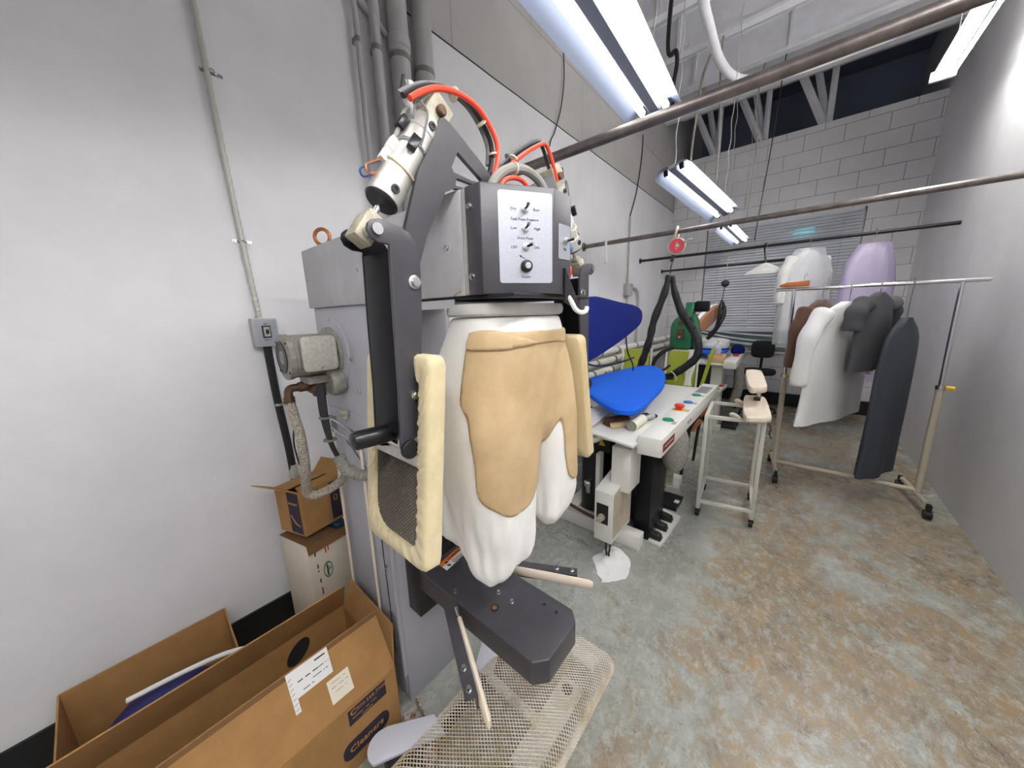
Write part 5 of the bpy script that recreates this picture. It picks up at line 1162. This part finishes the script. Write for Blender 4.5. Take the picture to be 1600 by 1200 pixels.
for k in range(5): MB().bolt((-.885+.017*k, 4.20, 1.43-.07*k), (.2,-1,0), .009).build('flange_bolt', 'rail_dark', t)
MB().loft([[(-1.05, 4.22, 1.46), (-.91, 4.22, 1.46), (-.91, 4.4, 1.46), (-1.05, 4.4, 1.46)], [(-.99, 4.25, 1.56), (-.90, 4.25, 1.56), (-.90, 4.38, 1.56), (-.99, 4.38, 1.56)], [(-.985, 4.25, 1.63), (-.90, 4.25, 1.63), (-.90, 4.38, 1.63), (-.985, 4.38, 1.63)]]).build('neck', 'green_enamel', t, .006)
MB().bb(-.90, -.76, 4.27, 4.38, 1.52, 1.64).build('motor', 'black_gloss', t, .02)
for xx in (-1.09, -.90): MB().cyl((xx, 4.3, 0), (xx, 4.3, 1.12), .022, seg=10).build('leg', 'rail_dark', t)
MB().bb(-1.14, -.84, 4.15, 4.45, 0, .03).build('base_plate', 'rail_dark', t)
MB().bb(-1.13, -.82, 4.14, 4.46, 1.06, 1.095).build('work_shelf', 'switch_grey', t, .003)
def lime_chair(loc, rot, label, first=None):
    if first is not None: return dup(first, label, loc, (0, 0, rot))
    t = thing('lime_chair', (0,0,0), label, 'chair', 'lime green chairs')
    MB().loft([[(-.15, .20, .70), (.15, .20, .70), (.15, .24, .70), (-.15, .24, .70)], [(-.145, .25, 1.09), (.145, .25, 1.09), (.145, .285, 1.09), (-.145, .285, 1.09)]]).build('backrest', 'lime', t, .012)
    pillow('seat', 'lime', t, [(.19*math.copysign(abs(math.cos(a))**.5, math.cos(a)), .02+.20*math.copysign(abs(math.sin(a))**.5, math.sin(a)), .58) for a in [2*PI*k/32 for k in range(32)]], (0,0,1), .055)
    for sx in (-1, 1):
        MB().tube([(sx*.165, .24, 1.10), (sx*.168, .21, .60), (sx*.175, .22, 0.0)], .012, 8, 6).build('rear_leg', 'press_white', t)
        MB().cyl((sx*.165, -.14, .585), (sx*.175, -.17, 0), .012, seg=8).build('front_leg', 'press_white', t)
    MB().cyl((-.17, -.16, .25), (.17, -.16, .25), .008, seg=8).build('stretcher', 'press_white', t)
    return t
lc = lime_chair(None, 0, 'lime green upholstered chair right below the dark green machine')
lime_chair((-1.385, 3.86, 0), .3, 'lime green upholstered chair half hidden by the steam iron', lc)
lbd = MB(); lbd.loft([[(-.95, 4.56, 0), (-.92, 4.56, 0), (-.92, 4.66, 0), (-.95, 4.66, 0)], [(-.735, 4.52, 1.09), (-.70, 4.52, 1.09), (-.70, 4.62, 1.09), (-.735, 4.62, 1.09)]])
tag(lbd.build('padded_board', 'lime', bevel=.01), 'narrow lime green padded board leaning before the second press table', 'board')
lc.location = (-.945, 3.845, 0)
g = MB(); rows = []
for i in range(14):
    v = i/13; zz = 1.115 - .40*v
    rows.append([V((-.875 + .075*u + .01*math.sin(v*9+u*4) - .02*v, 4.045 + .05*((zz-.7)/.39) - .022 - .012*abs(math.sin(u*PI*3))*(0.4+v), zz)) for u in [k/10 for k in range(11)]])
g.loft(rows, False, False, closed=False); go = g.build('cloth_strip', 'white_cloth', smooth=180); go.modifiers.new('thick', 'SOLIDIFY').thickness = .004
tag(go, 'long white cloth strip draped over the lime chair below the green machine', 'cloth')

# ------------------------------------------------------------------ second press at the back
t = thing('utility_press', (-.85, 5.4, 0), 'second white press table near the window, with a brown-faced raised iron head', 'pressing machine')
MB().bb(-1.25, -.62, 4.72, 6.30, .86, .885).build('table_top', 'press_white', t, .003)
MB().loft([[(-.62, 4.70, .83), (-.49, 4.72, .83), (-.53, 6.3, .83), (-.64, 6.3, .83)], [(-.62, 4.70, .925), (-.49, 4.72, .925), (-.53, 6.3, .925), (-.64, 6.3, .925)]]).build('control_bar', 'press_white', t, .004)
MB().lathe([(.03, 0), (.03, .02), (.024, .03)], (-.56, 5.25, .925), (0,0,1), 16).build('stop_button', 'btn_red', t)
MB().bb(-.76, -.64, 4.82, 5.0, .06, .86).build('pedestal', 'press_white', t, .004)
MB().bb(-1.2, -.6, 4.80, 4.9, 0, .06).build('base_rail', 'press_white', t)
MB().bb(-1.15, -.80, 5.0, 6.1, .05, .80).build('machine_housing', 'black_paint', t, .01)
c = MB().loft([[(-.72, 4.60, .52), (-.62, 4.60, .52), (-.58, 4.92, .56), (-.68, 4.92, .56)], [(-.72, 4.60, .565), (-.62, 4.60, .565), (-.58, 4.92, .605), (-.68, 4.92, .605)]]).build('side_switch_box', 'switch_grey', t, .003)
MB().lathe([(.022, 0), (.022, .015), (.016, .022)], (-.63, 4.8, .59), (0,0,1), 14).build('red_switch', 'btn_red', c)
MB().lathe([(.018, 0), (.018, .012)], (-.65, 4.68, .573), (0,0,1), 14).build('green_switch', 'btn_green', c)
MB().tube([(-.52, 5.3, .82), (-.50, 5.3, .5), (-.55, 5.3, .25)], .06, 14, 10, rf=lambda u: 1+.05*math.sin(u*90)).build('hanging_duct', 'motor_grey', t)
for y in (4.95, 5.12):
    MB().bb(-.62, -.44, y, y+.10, .0, .05).build('pedal', 'black_paint', t, .006)
lo_ = [(-1.16, 5.55), (-1.0, 5.15), (-.82, 5.02), (-.70, 5.10), (-.68, 5.3), (-.72, 5.8), (-.9, 6.2), (-1.12, 6.15)]
lo_ = [(p.x, p.y, 1.0) for p in cat([(x, y, 0) for x, y in lo_], 4, True)]
pillow('lower_buck', 'buck_blue', t, lo_, (0,0,-1), .05)
MB().cyl((-.92, 5.6, .88), (-.92, 5.6, .95), .06, .08, 14).build('buck_support', 'press_white', t)
hd = [(4.72, 1.36), (4.78, 1.43), (5.1, 1.56), (5.35, 1.60), (5.42, 1.58), (5.36, 1.48), (5.1, 1.35), (4.85, 1.27), (4.74, 1.29)]
h_ = [(p.x, p.y) for p in cat([(y, z, 0) for y, z in hd], 3, True)]
pillow('iron_head', 'sole_brown', t, [(-.86+.10*(y-5.0)/.4*.6, y, z) for y, z in h_], (-1, .1, .25), .035)
pillow('head_padding', 'white_cloth', t, [(-.895+.06*(y-5.0)/.4, y, z+.012) for y, z in h_], (-1, .1, .25), .05)
MB().tube([(-.97, 5.1, 1.44), (-1.18, 5.3, 1.42), (-1.29, 5.5, 1.2), (-1.29, 5.7, .9)], .04, 10, 8).build('head_arm', 'black_paint', t)
pts = [(-1.18, 5.62), (-1.0, 5.25), (-.8, 5.2), (-.68, 5.35), (-.72, 5.75), (-.95, 6.05), (-1.15, 6.0)]
pl2 = [(p.x, p.y, 1.012) for p in cat([(x, y, 0) for x, y in pts], 4, True)]
o = pillow('folded_towel', 'white_cloth', None, pl2, (0,0,1), .10); tag(o, 'white folded towel on the second press blue pad near the window', 'towel')
g = MB(); g.loft([[V((-.59+.08*k_*math.cos(a)*(1+.2*math.sin(3*a)), 5.62+.16*k_*math.sin(a), z)) for a in [2*PI*i/20 for i in range(20)]] for z, k_ in ((.9275, .9), (.97, 1.0), (1.02, .8), (1.05, .4))])
tag(g.build('dark_cap', 'buck_navy'), 'navy blue cap lying on the second press control bar', 'cap')
t = thing('wooden_crate', (-.71, 4.85, .885), 'small plywood box on the front edge of the second press table', 'box')
MB().bb(-.80, -.63, 4.74, 4.97, .887, .985).build('box_body', 'wood_pale', t, .003)
MB().bb(-.785, -.645, 4.755, 4.955, .985, .99).build('lid', 'wood_orange', t)
t = thing('spray_bottle', (-.72, 4.88, .992), 'translucent white spray bottle standing on the plywood box', 'bottle')
MB().lathe([(.04, 0), (.042, .06), (.038, .10), (.015, .14), (.013, .16)], (-.72, 4.88, .992), (0,0,1), 16).build('bottle', 'clear_film', t)
MB().bb(-.745, -.70, 4.868, 4.892, 1.152, 1.178).build('trigger_head', 'white_plastic', t, .004)
t = thing('spring_balancer', (-.755, 5.15, 1.87), 'small black spring balancer hanging in front of the blinds', 'balancer')
MB().lathe([(.03, -.02), (.045, -.015), (.047, 0), (.045, .015), (.03, .02)], (-.755, 5.16, 1.865), (.2,-1,0), 18).build('housing', 'black_plastic', t)
MB().tube([(-.755, 5.16, 1.905), (-.754, 5.17, 2.1), (-.75, 5.178, 2.2445)], .004, 6, 4).build('cord', 'tie', t)
MB().cyl((-.757, 5.16, 1.82), (-.771, 5.15, 1.65), .005, seg=6).build('cable', 'rail_dark', t)
MB().tube([(-.771, 5.15, 1.66), (-.775, 5.12, 1.56), (-.775, 5.10, 1.45), (-.80, 5.10, 1.30), (-.88, 5.12, 1.21)], .022, 10, 8, rf=lambda u: .4+.6*min(1, u*5)).build('padded_hose', 'black_wrap', t)
MB().tube([(-.771, 5.15, 1.66), (-.736, 5.14, 1.56), (-.725, 5.10, 1.47), (-.745, 5.06, 1.385), (-.81, 5.05, 1.25), (-.88, 5.05, 1.16)], .024, 10, 8, rf=lambda u: .4+.6*min(1, u*5)).build('padded_hose', 'black_wrap', t)
# foam hanger on the third rail
t = thing('foam_hanger', (-.37, 5.178, 2.27), 'black wire hanger with white triangular foam cover on the third clothes rail', 'hanger')
MB().tube([(-.365, 5.143, 2.25), (-.375, 5.145, 2.285), (-.385, 5.178, 2.302), (-.392, 5.212, 2.28), (-.39, 5.213, 2.23), (-.375, 5.19, 2.15), (-.36, 5.178, 2.07)], .009, 8, 6).build('hook', 'rail_dark', t)
MB().prism([(-.56, 1.955), (-.545, 1.975), (-.37, 2.075), (-.34, 2.075), (-.165, 1.965), (-.155, 1.945), (-.17, 1.94), (-.55, 1.945)], 'y', 5.155, 5.20).build('foam_cover', 'foam', t, .008)
tag(MB().tube([(-1.62, 3.44, 2.272), (-1.60, 3.432, 2.25), (-1.60, 3.432, 2.12), (-1.592, 3.432, 2.06), (-1.608, 3.432, 2.06), (-1.60, 3.43, 2.16)], .012, 8, 6).build('rope_loop', 'white_plastic'), 'short white cord looped over the left part of the second rail', 'cord')

# ------------------------------------------------------------------ chairs, stool
t = thing('wooden_chair', (-.78, 3.4, 0), 'orange wooden chair on dark metal legs tucked under the press control bar', 'chair')
o = rrect(.36, .42, .06); MB().loft([[(-.78+a, 3.42+b_, .455) for a, b_ in o], [(-.78+a, 3.42+b_, .475) for a, b_ in o]]).build('seat', 'wood_orange', t, .004)
MB().tube([(-.56, 3.20, .62), (-.545, 3.3, .68), (-.54, 3.42, .70), (-.545, 3.54, .68), (-.56, 3.64, .62)], .035, 12, 8, rf=lambda u: .5+.6*math.sin(PI*u)).build('backrest', 'wood_orange', t)
for x, y in ((-.66, 3.16), (-.66, 3.66)): MB().tube([(x, y, 0), (x+.03, y, .45), (x+.10, y+.04*(1 if y < 3.4 else -1), .64)], .014, 8, 6).build('leg', 'rail_dark', t)
for x, y in ((-.92, 3.24), (-.92, 3.58)): MB().cyl((x, y, 0), (x, y, .457), .014, seg=8).build('leg', 'rail_dark', t)
t = thing('office_chair', (-.34, 6.05, 0), 'black upholstered office chair below the window blinds', 'chair')
pillow('seat', 'chair_black', t, [(-.34+.20*math.copysign(abs(math.cos(a))**.7, math.cos(a)), 6.0+.21*math.copysign(abs(math.sin(a))**.7, math.sin(a)), .60) for a in [2*PI*k/28 for k in range(28)]], (0,0,1), .06)
pillow('backrest', 'chair_black', t, [(-.34+.145*math.copysign(abs(math.cos(a))**.5, math.cos(a)), 6.26, .93+.13*math.copysign(abs(math.sin(a))**.5, math.sin(a))) for a in [2*PI*k/28 for k in range(28)]], (0,1,0), .06)
MB().tube([(-.34, 6.30, .90), (-.34, 6.30, .70), (-.34, 6.2, .58)], .018, 8, 6).build('back_post', 'black_plastic', t)
MB().cyl((-.34, 6.0, .10), (-.34, 6.0, .60), .028, seg=12).build('gas_column', 'black_plastic', t)
for k in range(5):
    a = k*2*PI/5+.3; e_ = (-.34+.26*math.cos(a), 6.0+.26*math.sin(a), .065); MB().cyl((-.34, 6.0, .11), e_, .02, .014, 8).build('leg', 'black_plastic', t)
    MB().cyl((e_[0]-.012, e_[1], .026), (e_[0]+.012, e_[1], .026), .026, seg=12).build('caster', 'black_rubber', t)

# ------------------------------------------------------------------ sleeve-board trolley
t = thing('sleeve_board_stand', (-.27, 2.88, 0), 'cream metal stand on casters carrying two padded sleeve boards', 'ironing stand')
LF, RF, LB, RB = (-.415, 2.64), (-.085, 2.71), (-.452, 3.08), (-.13, 3.13)
def bar(p, q, r=.0125):
    p, q = V(p), V(q); d = (q-p).normalized(); u, w_, _ = frame(d)
    o = [(-r, -r), (r, -r), (r, r), (-r, r)]
    return MB().loft([[p+u*a+w_*b_ for a, b_ in o], [q+u*a+w_*b_ for a, b_ in o]])
for (x, y) in (LF, RF, LB, RB):
    bar((x, y, .06), (x, y, .80)).build('leg', 'trolley_paint', t, .002)
    k = MB(); k.cyl((x-.012, y, .026), (x+.012, y, .026), .026, seg=14); k.bb(x-.016, x+.016, y-.012, y+.012, .035, .06); k.build('caster', 'black_rubber', t)
for p, q in ((LF, RF), (LB, RB), (LF, LB), (RF, RB)): bar((*p, .12), (*q, .12)).build('lower_rail', 'trolley_paint', t, .002)
for p, q in ((LF, RF), (LB, RB), (LF, LB)): bar((*p, .79), (*q, .79)).build('upper_rail', 'trolley_paint', t, .002)
def board(loop, nrm_, th, nm): return pillow(nm, 'pad_cream', t, [tuple(p) for p in cat(loop, 4, True)], nrm_, th)
board([(-.195, 2.60, .815), (-.12, 2.57, .815), (-.06, 2.62, .815), (-.055, 2.70, .815), (-.11, 3.15, .815), (-.15, 3.24, .815), (-.22, 3.23, .815), (-.25, 3.15, .815)], (0,0,1), .045, 'sleeve_board')
MB().cyl((-.155, 3.16, .85), (-.165, 3.14, .95), .016, seg=12).build('board_post', 'chrome', t)
MB().bb(-.18, -.14, 3.03, 3.08, .858, .885).build('post_bracket', 'black_paint', t, .002)
board([(-.205, 2.86, .955), (-.15, 2.84, .955), (-.11, 2.89, .955), (-.11, 2.97, .96), (-.165, 3.36, .985), (-.20, 3.44, .99), (-.26, 3.43, .99), (-.275, 3.34, .985)], (0,-.06,1), .05, 'sleeve_board')
for p in ((-.255, 2.68, .81), (-.275, 3.10, .815)):
    k = MB(); k.tube([(p[0]-.02, p[1], p[2]+.01), (p[0], p[1]-.02, p[2]+.02), (p[0]+.03, p[1], p[2]-.01), (p[0]+.01, p[1]+.02, p[2]-.02)], .012, 8, 6, closed=True); k.build('tie_knot', 'pad_cream', t)
MB().tube([(-.06, 2.60, .82), (-.045, 2.58, .79), (-.05, 2.6, .75), (-.035, 2.6, .72)], .004, 6, 6).build('loose_cord', 'rail_dark', t)

# ------------------------------------------------------------------ garment rack and clothes
t = thing('garment_rack', (.4, 3.78, 0), 'rolling garment rack with chrome uprights on a cream base, beside the sleeve board stand', 'clothes rack')
for x0, sy in ((0.0, 1), (.88, 1)):
    MB().cyl((x0+.01, 3.64, .10), (x0-.04, 4.08, .10), .018, seg=10).build('foot_bar', 'rack_paint', t)
    for (xx, yy) in ((x0+.015, 3.60), (x0-.045, 4.12)):
        k = MB(); k.cyl((xx-.02, yy, .034), (xx+.02, yy, .034), .034, seg=14); k.bb(xx-.012, xx+.012, yy-.02, yy+.02, .05, .11); k.build('caster', 'black_rubber', t)
    MB().cyl((x0-.01, 3.80, .10), (x0-.025, 3.79, .95), .021, seg=14).build('lower_post', 'rack_paint', t)
    MB().cyl((x0-.025, 3.79, .94), (x0-.045, 3.78, 1.69), .014, seg=12).build('chrome_upright', 'chrome', t)
    MB().lathe([(.026, 0), (.026, .03)], (x0-.025, 3.79, .935), (0,0,1), 12).build('collar', 'chrome', t)
    MB().cyl((x0-.0, 3.78, .95), (x0+.035, 3.76, .95), .016, seg=10).build('lock_knob', 'btn_yellow', t)
MB().cyl((0, 3.80, .13), (.86, 3.80, .13), .017, seg=10).build('cross_bar', 'rack_paint', t)
MB().cyl((-.155, 3.78, 1.695), (.95, 3.78, 1.695), .014, seg=12).build('top_bar', 'chrome', t)
MB().lathe([(.016, 0), (.016, .02)], (-.165, 3.78, 1.695), (1,0,0), 12).build('end_cap', 'chrome', t)
t = thing('wooden_hanger', (-.05, 3.78, 1.74), 'orange wooden hanger lying along the top bar of the garment rack', 'hanger')
MB().loft([[(-.145, 3.765, 1.718), (-.145, 3.79, 1.718), (-.145, 3.79, 1.735), (-.145, 3.765, 1.735)], [(-.10, 3.76, 1.712), (-.10, 3.80, 1.712), (-.10, 3.80, 1.752), (-.10, 3.76, 1.752)], [(.05, 3.76, 1.715), (.05, 3.80, 1.715), (.05, 3.80, 1.762), (.05, 3.76, 1.762)]]).build('hanger_bar', 'wood_orange', t, .005)
MB().tube([(.01, 3.78, 1.755), (.01, 3.78, 1.80), (.02, 3.775, 1.815), (.03, 3.78, 1.80)], .003, 6, 6).build('hook', 'steel', t)
def garment(x, label, m__, c_, zt, zb, w, th, sleeve=None, y=3.78, film=None, taper=1.1, tint=None, yaw=0.0, bar=1.709):
    g = thing('hanging_' + c_, (x, y, zt), label, c_, 'clothes on the garment rack' if y < 4 else 'clothes on the third rail')
    Yw = Matrix.Translation((x, y, 0)) @ Matrix.Rotation(yaw, 4, 'Z') @ Matrix.Translation((-x, -y, 0))
    rows = []; n = 40; ph = x*31
    for k in range(17):
        v = k/16; zz = zt + (zb-zt)*v
        ww = w*(.26+.74*min(1, v*7)**.6)*(1+(taper-1)*v)*.5; tt = th*(.4+.6*min(1, v*3))
        rows.append([Yw @ V((x+tt*.5*math.sin(a)*(1+.22*v*math.sin(a*6+ph+v*1.5)), y+ww*math.cos(a)*(1+.02*math.sin(v*9+a*3)), zz)) for a in [2*PI*i/n for i in range(n)]])
    MB().loft(rows).build('body', m__, g, smooth=80)
    if sleeve:
        for s_ in (-1, 1):
            p0 = V((x, y+s_*w*.40, zt-.08)); pts = [Yw @ q for q in (p0, p0+V((-.01, s_*w*.17, -sleeve*.35)), p0+V((-.015, s_*w*.2, -sleeve)))]
            MB().tube(pts, .066, 16, 9, rf=lambda u: 1-.2*u + .07*math.sin(u*16)).build('sleeve', m__, g, smooth=80)
    MB().tube([(x, y, zt-.01), (x, y-.002, bar-.065), (x, y-.027, bar-.035), (x, y-.027, bar+.004), (x, y, bar+.022), (x, y+.027, bar+.0)], .0028, 6, 5).build('hanger_hook', 'steel', g)
    if film:
        f2 = []
        for k in range(9):
            v = k/8; zz = zt+.02+(film-zt)*v; ww = w*.62*(.5+.5*min(1, v*6)); f2.append([Yw @ V((x+th*.85*math.sin(2*PI*i/28)*(1+.15*math.sin(i*2.1+k)), y+ww*math.cos(2*PI*i/28)*(1+.04*math.sin(i*3+k)), zz)) for i in range(28)])
        MB().loft(f2, False, False).build('garment_film', tint or 'clear_film', g, smooth=80)
    return g
garment(.02, 'white shirt in clear film hanging on the third rail, before the blinds', 'white_cloth', 'shirt', 2.16, 1.28, .46, .13, .5, film=1.10, y=5.178, yaw=-.75, bar=2.286)
garment(.52, 'white blouse in lilac film hanging on the third rail, near the wall', 'white_cloth', 'blouse', 2.14, 1.15, .46, .12, None, film=.70, tint='lilac_film', y=5.178, yaw=-.8, bar=2.286)
garment(.14, 'brown jacket hanging nearest to the rack upright', 'brown_cloth', 'jacket', 1.60, .95, .44, .11, .46, yaw=-.45)
garment(.46, 'charcoal short-sleeved shirt hanging between the off-white coat and the trousers', 'grey_cloth', 'shirt', 1.64, 1.05, .50, .10, .20, yaw=-.45)
garment(.30, 'long off-white coat hanging on the rack just behind the brown jacket', 'white_cloth', 'coat', 1.58, .62, .84, .11, .55, yaw=-.45, taper=1.2)
garment(.62, 'dark slate trousers hanging last on the garment rack', 'pants_cloth', 'trousers', 1.45, .22, .56, .12, None, yaw=-.45, taper=1.0)
